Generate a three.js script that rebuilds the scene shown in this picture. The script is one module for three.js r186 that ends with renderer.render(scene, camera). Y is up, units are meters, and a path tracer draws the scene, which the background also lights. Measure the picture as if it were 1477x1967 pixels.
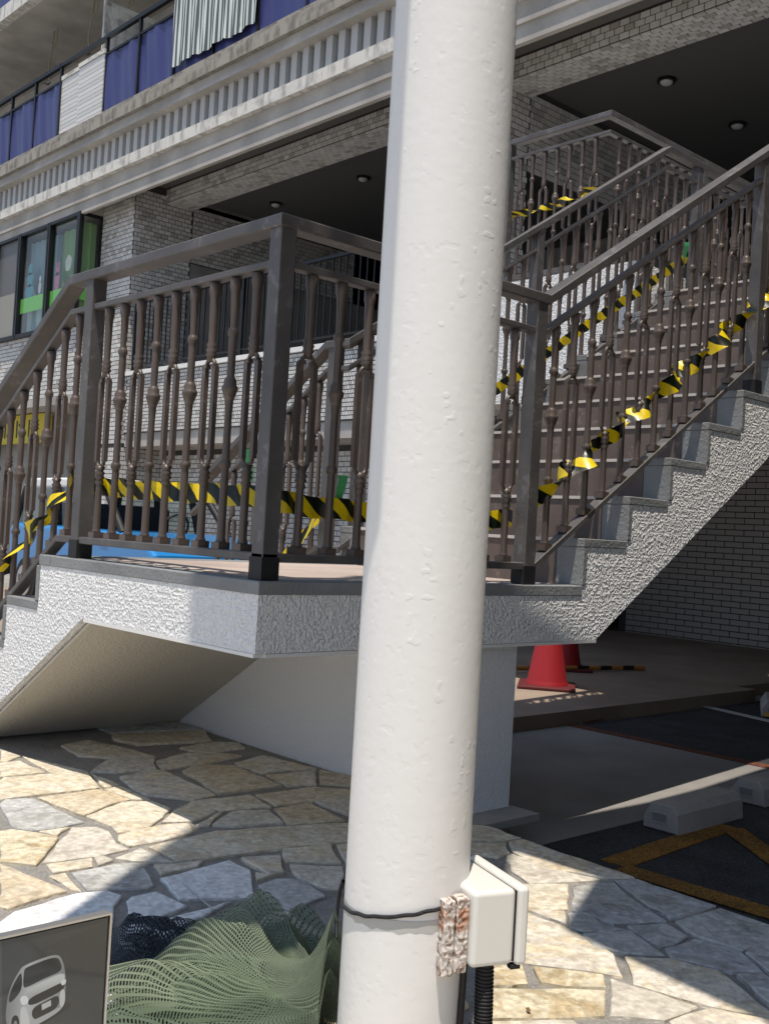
import * as THREE from 'three';
import { RoundedBoxGeometry } from 'three/addons/geometries/RoundedBoxGeometry.js';
import { mergeGeometries } from 'three/addons/utils/BufferGeometryUtils.js';

// ---------- camera, sky, sun, exposure ----------
const scene = new THREE.Scene();
const EYE = 0.985;
const camera = new THREE.PerspectiveCamera(51.397, 768 / 1024, 0.05, 400);
camera.position.set(0, EYE, 0);
camera.up.set(-0.02464, 0.99817, 0.05521);
camera.lookAt(-0.73512, EYE + 0.01934, -0.67766);
camera.updateMatrixWorld(true); camera.updateProjectionMatrix();
const SUN = new THREE.Vector3(0.17, 1, 0.23).normalize();
// clear summer sky: pale towards the horizon, deeper blue overhead, a little brighter around the sun
const sky = (() => { const w = 256, h = 128, d = new Float32Array(w * h * 4), v = new THREE.Vector3();
  for (let j = 0; j < h; j++) for (let i = 0; i < w; i++) {
    const th = (j + 0.5) / h * Math.PI - Math.PI / 2, ph = ((i + 0.5) / w - 0.5) * 2 * Math.PI; v.set(Math.cos(th) * Math.cos(ph), Math.sin(th), Math.cos(th) * Math.sin(ph));
    const e = Math.max(0, v.y), k = Math.pow(1 - e, 2.2), g = Math.pow(Math.max(0, v.dot(SUN)), 12) * 0.35, q = (j * w + i) * 4, S = 0.62;
    d[q] = S * (0.4 + 0.46 * k + g); d[q + 1] = S * (0.58 + 0.4 * k + g); d[q + 2] = S * (0.94 + 0.2 * k + g); d[q + 3] = 1;
  }
  const t = new THREE.DataTexture(d, w, h, THREE.RGBAFormat, THREE.FloatType); t.mapping = THREE.EquirectangularReflectionMapping; t.magFilter = THREE.LinearFilter; t.needsUpdate = true; return t; })();
scene.background = sky; scene.environment = sky;
const sun = new THREE.DirectionalLight(0xfff5e8, 4.4);
sun.position.copy(SUN).multiplyScalar(40); sun.name = 'sun';
sun.castShadow = true; sun.shadow.mapSize.set(4096, 4096);
Object.assign(sun.shadow.camera, { left: -25, right: 25, top: 25, bottom: -25, near: 1, far: 90 });
scene.add(sun, sun.target);
const renderer = new THREE.WebGLRenderer({ antialias: true });
renderer.toneMapping = THREE.LinearToneMapping; renderer.toneMappingExposure = 1.06;
renderer.shadowMap.enabled = true;

// ---------- helpers ----------
let seed = 7;
const rnd = () => { seed |= 0; seed = seed + 0x6D2B79F5 | 0; let t = Math.imul(seed ^ seed >>> 15, 1 | seed); t = t + Math.imul(t ^ t >>> 7, 61 | t) ^ t; return ((t ^ t >>> 14) >>> 0) / 4294967296; };
const rr = (a, b) => a + (b - a) * rnd();
const V = (x, y, z) => new THREE.Vector3(x, y, z);
const L = (r, g, b) => new THREE.Color().setRGB(r, g, b);
const clamp = (x, a = 0, b = 1) => Math.min(b, Math.max(a, x));
const sm = (a, b, x) => { const t = clamp((x - a) / (b - a)); return t * t * (3 - 2 * t); };
// tileable value noise
const perm = (() => { const p = []; for (let i = 0; i < 4096; i++) p.push(rnd()); return p; })();
const hash = (x, y, s) => perm[(x * 127 + y * 911 + s * 337 + (x * y) % 61 * 17) & 4095];
function vn(x, y, f, s) { // x,y in 0..1, f cells per tile
  x *= f; y *= f; const xi = Math.floor(x), yi = Math.floor(y); let u = x - xi, v = y - yi; u = u * u * (3 - 2 * u); v = v * v * (3 - 2 * v);
  const m = (n) => ((n % f) + f) % f;
  const a = hash(m(xi), m(yi), s), b = hash(m(xi + 1), m(yi), s), c = hash(m(xi), m(yi + 1), s), d = hash(m(xi + 1), m(yi + 1), s);
  return (a * (1 - u) + b * u) * (1 - v) + (c * (1 - u) + d * u) * v;
}
const fbm = (x, y, f, s, o = 4) => { let a = 0.5, r = 0, n = 0; for (let i = 0; i < o; i++) { r += a * vn(x, y, f << i, s + i); n += a; a *= 0.55; } return r / n; };
function tex(n, size, fn, color = false) { // fn(u,v) -> grey or [r,g,b] 0..1 (sRGB values for colour maps); size in metres
  const [w, h] = Array.isArray(n) ? n : [n, n], d = new Uint8Array(w * h * 4);
  for (let j = 0; j < h; j++) for (let i = 0; i < w; i++) {
    const c = fn(i / w, j / h), k = (j * w + i) * 4;
    if (Array.isArray(c)) { for (let q = 0; q < 3; q++) d[k + q] = clamp(c[q]) * 255; } else d[k] = d[k + 1] = d[k + 2] = clamp(c) * 255;
    d[k + 3] = 255;
  }
  const t = new THREE.DataTexture(d, w, h); t.wrapS = t.wrapT = THREE.RepeatWrapping; t.magFilter = THREE.LinearFilter; t.minFilter = THREE.LinearMipmapLinearFilter; t.generateMipmaps = true;
  const [sx, sy] = Array.isArray(size) ? size : [size, size]; t.repeat.set(1 / sx, 1 / sy);
  if (color) t.colorSpace = THREE.SRGBColorSpace; t.needsUpdate = true; return t;
}
const mat = (color, roughness = 0.85, more = {}) => new THREE.MeshStandardMaterial({ color, roughness, metalness: 0, side: THREE.DoubleSide, ...more });
// uv in metres from the dominant axis of each face
function uvm(g, ox = 0, oy = 0) {
  if (g.index) g = g.toNonIndexed();
  const p = g.attributes.position, n = p.count, uv = new Float32Array(n * 2), a = V(), b = V(), c = V();
  for (let i = 0; i < n; i += 3) {
    a.fromBufferAttribute(p, i); b.fromBufferAttribute(p, i + 1).sub(a); c.fromBufferAttribute(p, i + 2).sub(a); b.cross(c);
    const ax = Math.abs(b.x), ay = Math.abs(b.y), az = Math.abs(b.z);
    for (let k = i; k < i + 3; k++) {
      const x = p.getX(k), y = p.getY(k), z = p.getZ(k);
      const [u, v] = ay >= ax && ay >= az ? [x, -z] : ax >= az ? [-z, y] : [x, y];
      uv[2 * k] = u + ox; uv[2 * k + 1] = v + oy;
    }
  }
  g.setAttribute('uv', new THREE.BufferAttribute(uv, 2)); return g;
}
const bx = (x0, x1, y0, y1, z0, z1) => { const g = new THREE.BoxGeometry(Math.abs(x1 - x0), Math.abs(y1 - y0), Math.abs(z1 - z0)); g.translate((x0 + x1) / 2, (y0 + y1) / 2, (z0 + z1) / 2); return uvm(g); };
const rbx = (x0, x1, y0, y1, z0, z1, r = 0.01, s = 2) => { const g = new RoundedBoxGeometry(Math.abs(x1 - x0), Math.abs(y1 - y0), Math.abs(z1 - z0), s, r); g.translate((x0 + x1) / 2, (y0 + y1) / 2, (z0 + z1) / 2); return uvm(g); };
const merge = (a) => a.length === 1 ? a[0] : mergeGeometries(a.map(g => { g = g.index ? g.toNonIndexed() : g; for (const k of Object.keys(g.attributes)) if (!['position', 'normal', 'uv'].includes(k)) g.deleteAttribute(k); return g; }));
const used = {};
function nameFor(n) { const c = used[n] = (used[n] ?? -1) + 1; return c ? n + '_' + String(c).padStart(3, '0') : n; }
function shade(o) { o.castShadow = o.receiveShadow = true; return o; }
function part(parent, name, g, m, label) { const o = shade(new THREE.Mesh(Array.isArray(g) ? merge(g) : g, m)); o.name = name; parent.add(o); if (label) o.userData.label = label; return o; }
function thing(name, label, category, pos = [0, 0, 0], ry = 0, group) { const o = new THREE.Group(); o.name = nameFor(name); o.position.set(...pos); o.rotation.y = ry; o.userData = { label, category }; if (group) o.userData.group = group; scene.add(o); return o; }
function solo(name, g, m, label, category, group) { const o = shade(new THREE.Mesh(Array.isArray(g) ? merge(g) : g, m)); o.name = nameFor(name); o.userData = { label, category }; if (group) o.userData.group = group; scene.add(o); return o; }
function struct(name, g, m) { const o = shade(new THREE.Mesh(Array.isArray(g) ? merge(g) : g, m)); o.name = nameFor(name); o.userData = { kind: 'structure' }; scene.add(o); return o; }
const tube = (pts, r, seg = 24, rad = 6, closed = false) => uvm(new THREE.TubeGeometry(new THREE.CatmullRomCurve3(pts, closed), seg, r, rad, closed));
function rod(a, b, r, rad = 8) { const d = b.clone().sub(a), g = new THREE.CylinderGeometry(r, r, d.length(), rad, 1); g.applyQuaternion(new THREE.Quaternion().setFromUnitVectors(V(0, 1, 0), d.normalize())); g.translate((a.x + b.x) / 2, (a.y + b.y) / 2, (a.z + b.z) / 2); return uvm(g); }
// bar swept along a path with mitred corners; section given as [side, up] points
function sweep(path, section) {
  const rings = path.map((p, i) => {
    const d0 = (i ? p.clone().sub(path[i - 1]) : path[1].clone().sub(p)), d1 = (i < path.length - 1 ? path[i + 1].clone().sub(p) : d0.clone());
    d0.y = d1.y = 0; d0.normalize(); d1.normalize();
    const n0 = V(-d0.z, 0, d0.x), n1 = V(-d1.z, 0, d1.x), m = n0.clone().add(n1).normalize(); m.multiplyScalar(1 / Math.max(0.3, m.dot(n0)));
    return section.map(([s, u]) => V(p.x + m.x * s, p.y + u, p.z + m.z * s));
  });
  const tri = [], k = section.length;
  for (let i = 0; i < rings.length - 1; i++) for (let j = 0; j < k; j++) { const a = rings[i][j], b = rings[i][(j + 1) % k], c = rings[i + 1][(j + 1) % k], d = rings[i + 1][j]; tri.push(a, b, c, a, c, d); }
  for (const [r, f] of [[rings[0], 1], [rings.at(-1), -1]]) for (let j = 1; j < k - 1; j++) f > 0 ? tri.push(r[0], r[j + 1], r[j]) : tri.push(r[0], r[j], r[j + 1]);
  const g = new THREE.BufferGeometry().setFromPoints(tri); g.computeVertexNormals(); return uvm(g);
}
const barSection = (w, h, c = 0.004) => [[-w / 2 + c, 0], [-w / 2, -c], [-w / 2, -h + c], [-w / 2 + c, -h], [w / 2 - c, -h], [w / 2, -h + c], [w / 2, -c], [w / 2 - c, 0]];

// ---------- textures and materials ----------
const tStucco = tex(512, 0.42, (u, v) => { const a = fbm(u, v, 34, 3, 2), r = 1 - Math.abs(2 * fbm(u, v, 30, 9, 2) - 1) * 2.2; return 0.55 * a + 0.5 * clamp(r); });
const tFine = tex(512, 0.4, (u, v) => fbm(u, v, 48, 21, 3));
const tPaint = tex([512, 1536], [0.7069, 2.12], (u, v) => { const w = v * 3, l = fbm(u, v, 6, 31, 3), s = fbm(u, w % 1, 60, 37, 2), k = fbm(u, (w * 2) % 1, 34, 39, 2), d = fbm(u, w % 1, 46, 41, 2), r = fbm(u, v, 8, 47, 3); return 0.3 * l + 0.22 * s + 0.14 * k + 0.3 * sm(0.7, 0.78, d) * sm(0.5, 0.56, r) - 0.15 * sm(0.3, 0.22, d) * sm(0.5, 0.44, r) + 0.15; });
const tSand = tex(256, 0.5, (u, v) => { const a = 0.86 + 0.16 * (vn(u, v, 110, 161) - 0.5) + 0.2 * (fbm(u, v, 7, 163, 4) - 0.5); return [a, a, a]; }, true);
const tMottle = tex(256, 2.3, (u, v) => { const a = 0.84 + 0.26 * (fbm(u, v, 5, 51, 5) - 0.5) + 0.03 * (vn(u, v, 120, 3) - 0.5); return [a, a, a]; }, true);
const tSpeck = tex(512, 0.8, (u, v) => { const a = 0.66 + 0.5 * (vn(u, v, 170, 61) - 0.5) + 0.35 * (fbm(u, v, 6, 63, 4) - 0.5) + (vn(u, v, 200, 67) > 0.93 ? 0.3 : 0); return [a, a, a]; }, true);
const tWear = tex(512, 0.9, (u, v) => { const a = fbm(u, v, 7, 71, 5), b = fbm(u, v, 40, 73, 3); const k = 0.84 + 0.26 * (a - 0.5) + 0.2 * sm(0.6, 0.75, b) * sm(0.45, 0.6, a); return [k, k * 0.985, k * 0.97]; }, true);
const tStreak = tex([512, 256], [3.4, 1], (u, v) => { const a = fbm(u, v * 0.12, 48, 81, 3), b = fbm(u, v, 8, 85, 4), k = 0.94 - 0.6 * clamp(a - 0.45) - 0.45 * clamp(b - 0.5); return [k, k * 0.985, k * 0.95]; }, true);
const tCloth = tex(256, 0.06, (u, v) => 0.5 + 0.25 * Math.sin(u * 2 * Math.PI * 16) + 0.25 * Math.sin(v * 2 * Math.PI * 16));
const stoneTex = (s, base, alt, dark, k) => tex(512, 0.62, (u, v) => {
  const w = fbm(u, v, 4, s, 4), g = 0.6 * fbm((u + 0.3 * w) % 1, v, 6, s + 5, 5) + 0.4 * fbm((u + 0.1 * w) % 1 * 0.25, (v + 0.15 * w) % 1, 44, s + 7, 3), f = fbm(u, (v * 1) % 1, 40, s + 9, 3), vein = Math.abs(fbm(u, v, 7, s + 13, 4) - 0.5);
  const m = sm(0.42, 0.66, g), st = sm(0.58, 0.75, fbm(u, v, 12, s + 17, 4)) * k + (vein < 0.012 ? 0.35 * k : 0);
  return [0, 1, 2].map(i => (base[i] * (1 - m) + alt[i] * m) * (0.92 + 0.16 * (f - 0.5) * 2) * (1 - st) + dark[i] * st);
}, true);
const tStoneBump = tex(512, 0.5, (u, v) => 0.6 * fbm(u, v, 7, 91, 5) + 0.4 * sm(0.45, 0.55, fbm(u, v, 10, 95, 4)));
const M = {
  stucco: mat(L(0.8, 0.805, 0.8), 0.9, { bumpMap: tStucco, bumpScale: 0.007 }),
  wallPaint: mat(L(0.78, 0.785, 0.79), 0.85, { bumpMap: tFine, bumpScale: 0.003 }),
  soffit: mat(L(0.62, 0.58, 0.5), 0.9, { bumpMap: tFine, bumpScale: 0.004 }),
  trim: mat(L(0.8, 0.79, 0.76), 0.85),
  coping: mat(L(0.34, 0.355, 0.36), 0.75, { map: tMottle, bumpMap: tFine, bumpScale: 0.002 }),
  riser: mat(L(0.2, 0.165, 0.15), 0.75, { map: tWear }),
  landing: mat(L(0.62, 0.51, 0.44), 0.85, { map: tMottle }),
  nosing: mat(L(0.62, 0.58, 0.54), 0.6),
  iron: mat(L(0.175, 0.17, 0.172), 0.5, { map: tWear, metalness: 0.25, bumpMap: tFine, bumpScale: 0.0006 }),
  cast: mat(L(0.17, 0.137, 0.12), 0.42, { map: tWear, metalness: 0.2 }),
  rubber: mat(L(0.012, 0.012, 0.013), 0.6),
  mortar: mat(L(0.36, 0.34, 0.31), 0.95, { map: tSand, bumpMap: tFine, bumpScale: 0.003 }),
  concrete: mat(L(0.36, 0.345, 0.325), 0.92, { map: tMottle, bumpMap: tFine, bumpScale: 0.002 }),
  blockConc: mat(L(0.56, 0.54, 0.5), 0.92, { map: tMottle, bumpMap: tFine, bumpScale: 0.002 }),
  forecourt: mat(L(0.42, 0.41, 0.385), 0.92, { map: tMottle }),
  asphalt: mat(L(0.075, 0.082, 0.088), 0.95, { map: tSpeck, bumpMap: tFine, bumpScale: 0.004 }),
  platform: mat(L(0.42, 0.33, 0.25), 0.9, { map: tMottle }),
  orange: mat(L(0.5, 0.24, 0.03), 0.85, { map: tSpeck }),
  redline: mat(L(0.3, 0.1, 0.05), 0.9, { map: tSpeck }),
  white: mat(L(0.75, 0.75, 0.73), 0.8, { map: tMottle }),
  grout: mat(L(0.06, 0.06, 0.06), 0.95),
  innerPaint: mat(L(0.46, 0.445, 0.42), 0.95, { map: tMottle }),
  band: mat(L(0.82, 0.82, 0.81), 0.88, { map: tStreak }),
  dirty: mat(L(0.42, 0.4, 0.37), 0.92, { map: tStreak, bumpMap: tFine, bumpScale: 0.003 }),
  plaster: mat(L(0.64, 0.6, 0.54), 0.9, { map: tMottle }),
  rib: mat(L(0.5, 0.5, 0.49), 0.8),
  ribBack: mat(L(0.26, 0.27, 0.27), 0.85),
  darkTone: mat(L(0.12, 0.115, 0.105), 0.9),  // even dark tone of the strip behind the front beam
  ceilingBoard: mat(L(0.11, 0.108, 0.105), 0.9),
  frame: mat(L(0.012, 0.013, 0.014), 0.45, { metalness: 0.3 }),
  blueSheet: new THREE.MeshPhysicalMaterial({ color: L(0.045, 0.05, 0.17), roughness: 0.35, side: THREE.DoubleSide }),
  pole: new THREE.MeshPhysicalMaterial({ color: L(0.8, 0.79, 0.76), roughness: 0.42, bumpMap: tPaint, bumpScale: 0.0014, side: THREE.DoubleSide }),
};
// ---------- ground ----------
struct('ground', bx(-90, 90, -0.6, -0.128, -90, 90), M.forecourt);
struct('parking_lot', bx(-3.95, -2.44, -0.3, -0.12, -5.25, -2.74), M.concrete);
const lot = struct('parking_road', bx(-3.95, 8, -0.3, -0.1205, -12, -5.33), M.asphalt);
const line = (pts, y, m, name) => { const s = new THREE.Shape(pts.map(p => new THREE.Vector2(p[0], -p[1]))); const g = new THREE.ExtrudeGeometry(s, { depth: 0.003, bevelEnabled: false }); g.rotateX(-Math.PI / 2); g.translate(0, y, 0); const o = struct(name, uvm(g), m); return o; };
line([[-3.95, -5.34], [-2.2, -5.34], [-2.2, -5.25], [-3.95, -5.25]], -0.1195, M.redline, 'painted_line');
line([[-4.28, -6.9], [-4.2, -6.95], [-3.2, -6.72], [-3.2, -6.63]], -0.1175, M.white, 'painted_line');
line([[-4.05, -5.45], [-3.95, -5.45], [-4.2, -6.85], [-4.3, -6.85]], -0.1175, M.redline, 'painted_line');
struct('parking_bay', bx(-2.437, 6, -0.3, -0.1215, -5.25, -2.74), M.asphalt);
// orange hatching in the bay
const strip = (a, b, w, y) => { const d = new THREE.Vector2(b[0] - a[0], b[1] - a[1]).normalize(), n = [-d.y * w / 2, d.x * w / 2]; line([[a[0] + n[0], a[1] + n[1]], [b[0] + n[0], b[1] + n[1]], [b[0] - n[0], b[1] - n[1]], [a[0] - n[0], a[1] - n[1]]], y, M.orange, 'painted_line'); };
strip([-2.15, -3.16], [-2.2, -4.0], 0.11, -0.1205); strip([-2.16, -3.97], [-1.2, -3.2], 0.1, -0.1165); strip([-2.1, -3.13], [0.6, -3.25], 0.1, -0.1165); strip([-1.2, -3.3], [-1.1, -5.2], 0.1, -0.1125);
const plat = struct('walkway_platform', [bx(-14, -3.99, -0.3, -0.04, -7.6, -3.6), bx(-14, -4.15, -0.3, -0.042, -10.9, -7.6)], M.platform);
// flagstone pavement: a mortar bed and stones set in it
const pave = struct('pavement', [bx(-9, 6, -0.35, -0.009, -2.70, 4), bx(-9, -2.64, -0.35, -0.0095, -3.08, -2.70)], M.mortar);
part(pave, 'kerb_face', bx(-2.44, 6, -0.3, -0.012, -2.715, -2.701), M.concrete);
const STONES=[
[0,-4.308,-1.879,-4.141,-1.896,-4.074,-1.814,-4.088,-1.786],
[0,-4.132,-1.898,-3.781,-2.002,-3.796,-1.900,-3.838,-1.871],
[0,-4.054,-1.772,-4.052,-1.856,-3.834,-1.855,-3.844,-1.683],
[0,-3.788,-1.660,-3.821,-1.689,-3.770,-1.997,-3.522,-1.920,-3.537,-1.554],
[0,-3.744,-1.995,-3.525,-2.001,-3.515,-1.933],
[1,-3.501,-1.674,-3.501,-1.915,-3.325,-1.935,-3.309,-1.856,-3.221,-1.706],
[0,-3.496,-1.923,-3.504,-1.995,-3.286,-1.991,-3.315,-1.941],
[2,-3.494,-1.536,-3.536,-1.573,-3.508,-1.661,-3.153,-1.671,-3.136,-1.576,-3.149,-1.494,-3.206,-1.459],
[0,-3.211,-1.706,-3.309,-1.894,-3.267,-1.986,-3.146,-1.991,-2.993,-1.814,-2.987,-1.702,-3.068,-1.720],
[4,-3.184,-1.405,-3.186,-1.447,-3.115,-1.492,-3.039,-1.529,-2.831,-1.362,-2.913,-1.291],
[0,-3.124,-1.505,-3.118,-1.605,-3.055,-1.532],
[0,-2.841,-1.383,-3.116,-1.609,-3.083,-1.679,-3.014,-1.687,-2.898,-1.648,-2.830,-1.650,-2.816,-1.544,-2.832,-1.421],
[0,-2.974,-1.694,-3.000,-1.881,-2.970,-1.948,-2.881,-1.907,-2.853,-1.777,-2.854,-1.666,-2.922,-1.666],
[1,-2.890,-1.281,-2.727,-1.314,-2.592,-1.337,-2.578,-1.242,-2.553,-1.161,-2.578,-1.150],
[0,-2.823,-1.387,-2.807,-1.521,-2.738,-1.486,-2.746,-1.372],
[0,-2.811,-1.528,-2.802,-1.554,-2.758,-1.562,-2.736,-1.502],
[0,-2.730,-1.352,-2.728,-1.400,-2.572,-1.368,-2.607,-1.353],
[2,-2.720,-1.413,-2.725,-1.554,-2.695,-1.614,-2.509,-1.547,-2.498,-1.522,-2.574,-1.385],
[3,-2.480,-1.109,-2.523,-1.163,-2.560,-1.346,-2.537,-1.422,-2.482,-1.437,-2.425,-1.382,-2.249,-1.276,-2.349,-1.054],
[3,-2.444,-1.428,-2.461,-1.450,-2.462,-1.526,-2.328,-1.538,-2.286,-1.398,-2.362,-1.387],
[0,-2.767,-1.572,-2.812,-1.680,-2.647,-1.691,-2.715,-1.606],
[3,-2.549,-1.590,-2.579,-1.840,-2.475,-1.840,-2.283,-1.720,-2.380,-1.547,-2.456,-1.566],
[3,-2.271,-1.388,-2.301,-1.657,-2.188,-1.392],
[3,-2.230,-1.288,-2.290,-1.359,-2.160,-1.376,-2.121,-1.324,-2.187,-1.281],
[3,-1.988,-1.131,-1.934,-1.165,-1.881,-1.117,-1.898,-1.083],
[2,-2.355,-1.780,-2.371,-1.855,-2.332,-1.917,-2.188,-1.884,-2.157,-1.736,-2.218,-1.731],
[0,-2.448,-1.839,-2.406,-1.863,-2.392,-1.803],
[0,-2.577,-1.880,-2.536,-1.994,-2.404,-1.908,-2.410,-1.857,-2.513,-1.867],
[0,-2.462,-1.971,-2.359,-2.090,-2.203,-1.957,-2.253,-1.919,-2.379,-1.926],
[0,-2.584,-2.040,-2.547,-2.202,-2.389,-2.110,-2.490,-1.973],
[0,-2.528,-2.207,-2.511,-2.313,-2.351,-2.170,-2.382,-2.121],
[0,-2.660,-1.635,-2.616,-1.773,-2.583,-1.734,-2.579,-1.612],
[0,-4.259,-2.126,-4.306,-2.278,-4.026,-2.351,-3.876,-2.363,-3.937,-2.192,-4.043,-2.096],
[0,-3.771,-2.013,-3.942,-2.183,-3.881,-2.354,-3.692,-2.254,-3.705,-2.089],
[0,-3.644,-2.067,-3.697,-2.245,-3.634,-2.267,-3.234,-2.231,-3.219,-2.122,-3.357,-2.013,-3.483,-2.022],
[0,-3.813,-2.326,-3.906,-2.586,-3.732,-2.697,-3.668,-2.446,-3.682,-2.272],
[1,-3.605,-2.320,-3.673,-2.436,-3.584,-2.554,-3.227,-2.523,-3.245,-2.250],
[0,-3.987,-2.545,-4.025,-2.718,-3.962,-2.844,-3.858,-2.800,-3.861,-2.558],
[0,-3.623,-2.581,-3.690,-2.777,-3.388,-2.821,-3.418,-2.668,-3.421,-2.567],
[0,-3.393,-2.572,-3.352,-2.791,-3.177,-2.655,-3.217,-2.541],
[1,-3.362,-2.820,-3.176,-2.878,-3.062,-2.777,-3.188,-2.678],
[1,-3.163,-2.355,-3.152,-2.616,-3.031,-2.749,-2.941,-2.670,-2.984,-2.481,-3.007,-2.333],
[0,-3.203,-2.122,-3.173,-2.338,-3.002,-2.307,-3.042,-2.136,-3.102,-2.100],
[0,-3.129,-1.987,-3.207,-2.115,-3.042,-2.103,-2.987,-1.974,-3.026,-1.879],
[0,-2.944,-1.957,-3.037,-2.111,-3.042,-2.136,-2.920,-1.996],
[0,-2.916,-2.004,-3.015,-2.149,-2.965,-2.268,-2.807,-2.215,-2.866,-2.057],
[1,-2.970,-2.294,-2.975,-2.461,-2.725,-2.415,-2.790,-2.213],
[0,-2.993,-2.488,-2.941,-2.670,-2.712,-2.468],
[0,-2.814,-1.708,-2.847,-1.973,-2.688,-2.447,-2.527,-2.305,-2.599,-2.006,-2.625,-1.797,-2.652,-1.707],
[0,-2.475,-2.728,-2.407,-2.792,-2.256,-2.779,-2.267,-2.717,-2.345,-2.589],
[0,-2.339,-2.563,-2.257,-2.701,-2.176,-2.627,-2.167,-2.561,-2.281,-2.501],
[0,-2.255,-2.714,-2.244,-2.776,-1.799,-2.757,-1.850,-2.670,-1.933,-2.647,-2.016,-2.590,-2.171,-2.636],
[0,-2.163,-2.596,-2.161,-2.624,-1.984,-2.621,-1.851,-2.661,-1.895,-2.557,-1.952,-2.449,-2.055,-2.491],
[0,-1.990,-2.367,-1.882,-2.545,-1.752,-2.375,-1.852,-2.209],
[2,-1.850,-2.518,-1.828,-2.680,-1.750,-2.622,-1.631,-2.558,-1.538,-2.516,-1.573,-2.450,-1.610,-2.381,-1.675,-2.379,-1.737,-2.369],
[2,-1.820,-2.682,-1.789,-2.754,-1.526,-2.746,-1.524,-2.606,-1.549,-2.554,-1.637,-2.578],
[2,-1.529,-2.542,-1.514,-2.742,-1.365,-2.738,-1.292,-2.736,-1.315,-2.505,-1.452,-2.498],
[0,-1.800,-2.274,-1.742,-2.348,-1.686,-2.280],
[2,-1.733,-2.346,-1.699,-2.384,-1.618,-2.356,-1.561,-2.376,-1.623,-2.271,-1.664,-2.261],
[2,-1.586,-2.403,-1.533,-2.509,-1.451,-2.476,-1.438,-2.396,-1.452,-2.352],
[2,-1.438,-2.349,-1.429,-2.470,-1.315,-2.494,-1.215,-2.419,-1.263,-2.360,-1.395,-2.309],
[2,-1.305,-2.497,-1.314,-2.653,-1.223,-2.594,-1.137,-2.379,-1.206,-2.431],
[2,-1.612,-2.249,-1.553,-2.374,-1.408,-2.302,-1.470,-2.234,-1.550,-2.208],
[0,-1.842,-2.155,-1.795,-2.254,-1.635,-2.253,-1.492,-2.213,-1.402,-2.118,-1.476,-2.074,-1.637,-1.947],
[0,-1.465,-2.218,-1.394,-2.299,-1.281,-2.334,-1.087,-2.222,-1.085,-2.200,-1.200,-2.141,-1.361,-2.099],
[0,-1.409,-2.079,-1.354,-2.089,-1.206,-2.116,-1.216,-2.000,-1.297,-1.920],
[4,-1.618,-1.889,-1.586,-1.978,-1.501,-1.898,-1.548,-1.811],
[4,-1.554,-1.982,-1.519,-2.011,-1.428,-2.081,-1.387,-2.032,-1.447,-1.957,-1.491,-1.931],
[4,-1.549,-1.792,-1.440,-1.948,-1.377,-2.018,-1.306,-1.915,-1.352,-1.834,-1.453,-1.685],
[0,-1.205,-1.999,-1.184,-2.130,-1.079,-2.188,-0.994,-2.091,-1.140,-1.934],
[2,-1.247,-2.351,-1.207,-2.405,-1.098,-2.359,-1.073,-2.251,-1.120,-2.264],
[0,-1.444,-1.675,-1.330,-1.841,-1.271,-1.812,-1.222,-1.706,-1.333,-1.553]];
const stoneM = [
  [stoneTex(101, [0.9, 0.87, 0.79], [0.87, 0.81, 0.7], [0.6, 0.54, 0.45], 0.3), stoneTex(131, [0.89, 0.86, 0.8], [0.88, 0.82, 0.7], [0.55, 0.5, 0.44], 0.35), stoneTex(161, [0.87, 0.84, 0.78], [0.82, 0.79, 0.73], [0.56, 0.52, 0.47], 0.3)],
  [stoneTex(191, [0.87, 0.82, 0.72], [0.84, 0.77, 0.65], [0.56, 0.49, 0.4], 0.35)],
  [stoneTex(221, [0.8, 0.8, 0.785], [0.73, 0.725, 0.7], [0.48, 0.46, 0.44], 0.35), stoneTex(251, [0.78, 0.785, 0.79], [0.73, 0.72, 0.69], [0.5, 0.47, 0.45], 0.45)],
  [stoneTex(281, [0.94, 0.94, 0.935], [0.92, 0.92, 0.915], [0.84, 0.84, 0.84], 0.25)],
  [stoneTex(311, [0.89, 0.85, 0.74], [0.8, 0.72, 0.57], [0.58, 0.51, 0.38], 0.6)],
].map(a => a.map(t => mat(0xffffff, 0.8, { map: t, bumpMap: tStoneBump, bumpScale: 0.004 })));
function stoneGeom(P, ang) { // P: [x,z] ccw list, outline roughened
  const out = [];
  for (let i = 0; i < P.length; i++) {
    const a = P[i], b = P[(i + 1) % P.length], l = Math.hypot(b[0] - a[0], b[1] - a[1]), n = Math.max(1, Math.round(l / 0.06)), nx = (b[1] - a[1]) / l, nz = -(b[0] - a[0]) / l;
    for (let k = 0; k < n; k++) { const t = k / n + (k ? rr(-0.25, 0.25) / n : 0), j = k ? rr(-0.006, 0.005) : 0; const r = k ? 0 : 0; out.push(new THREE.Vector2(a[0] + (b[0] - a[0]) * t + nx * j, -(a[1] + (b[1] - a[1]) * t + nz * j))); }
  }
  const g = new THREE.ExtrudeGeometry(new THREE.Shape(out), { depth: 0.02, bevelEnabled: true, bevelThickness: 0.003, bevelSize: 0.003, bevelOffset: -0.003, bevelSegments: 1 });
  g.rotateX(-Math.PI / 2); g.translate(0, -0.0225 + rr(-0.002, 0.003), 0);
  const h = uvm(g), uv = h.attributes.uv, c = Math.cos(ang), s = Math.sin(ang), ox = rnd(), oy = rnd();
  for (let i = 0; i < uv.count; i++) { const u = uv.getX(i), v = uv.getY(i); uv.setXY(i, c * u - s * v + ox, s * u + c * v + oy); }
  return h;
}
const polys = STONES.map(([k, ...c]) => { const P = []; for (let i = 0; i < c.length; i += 2) P.push([c[i], c[i + 1]]); return P; });
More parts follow.
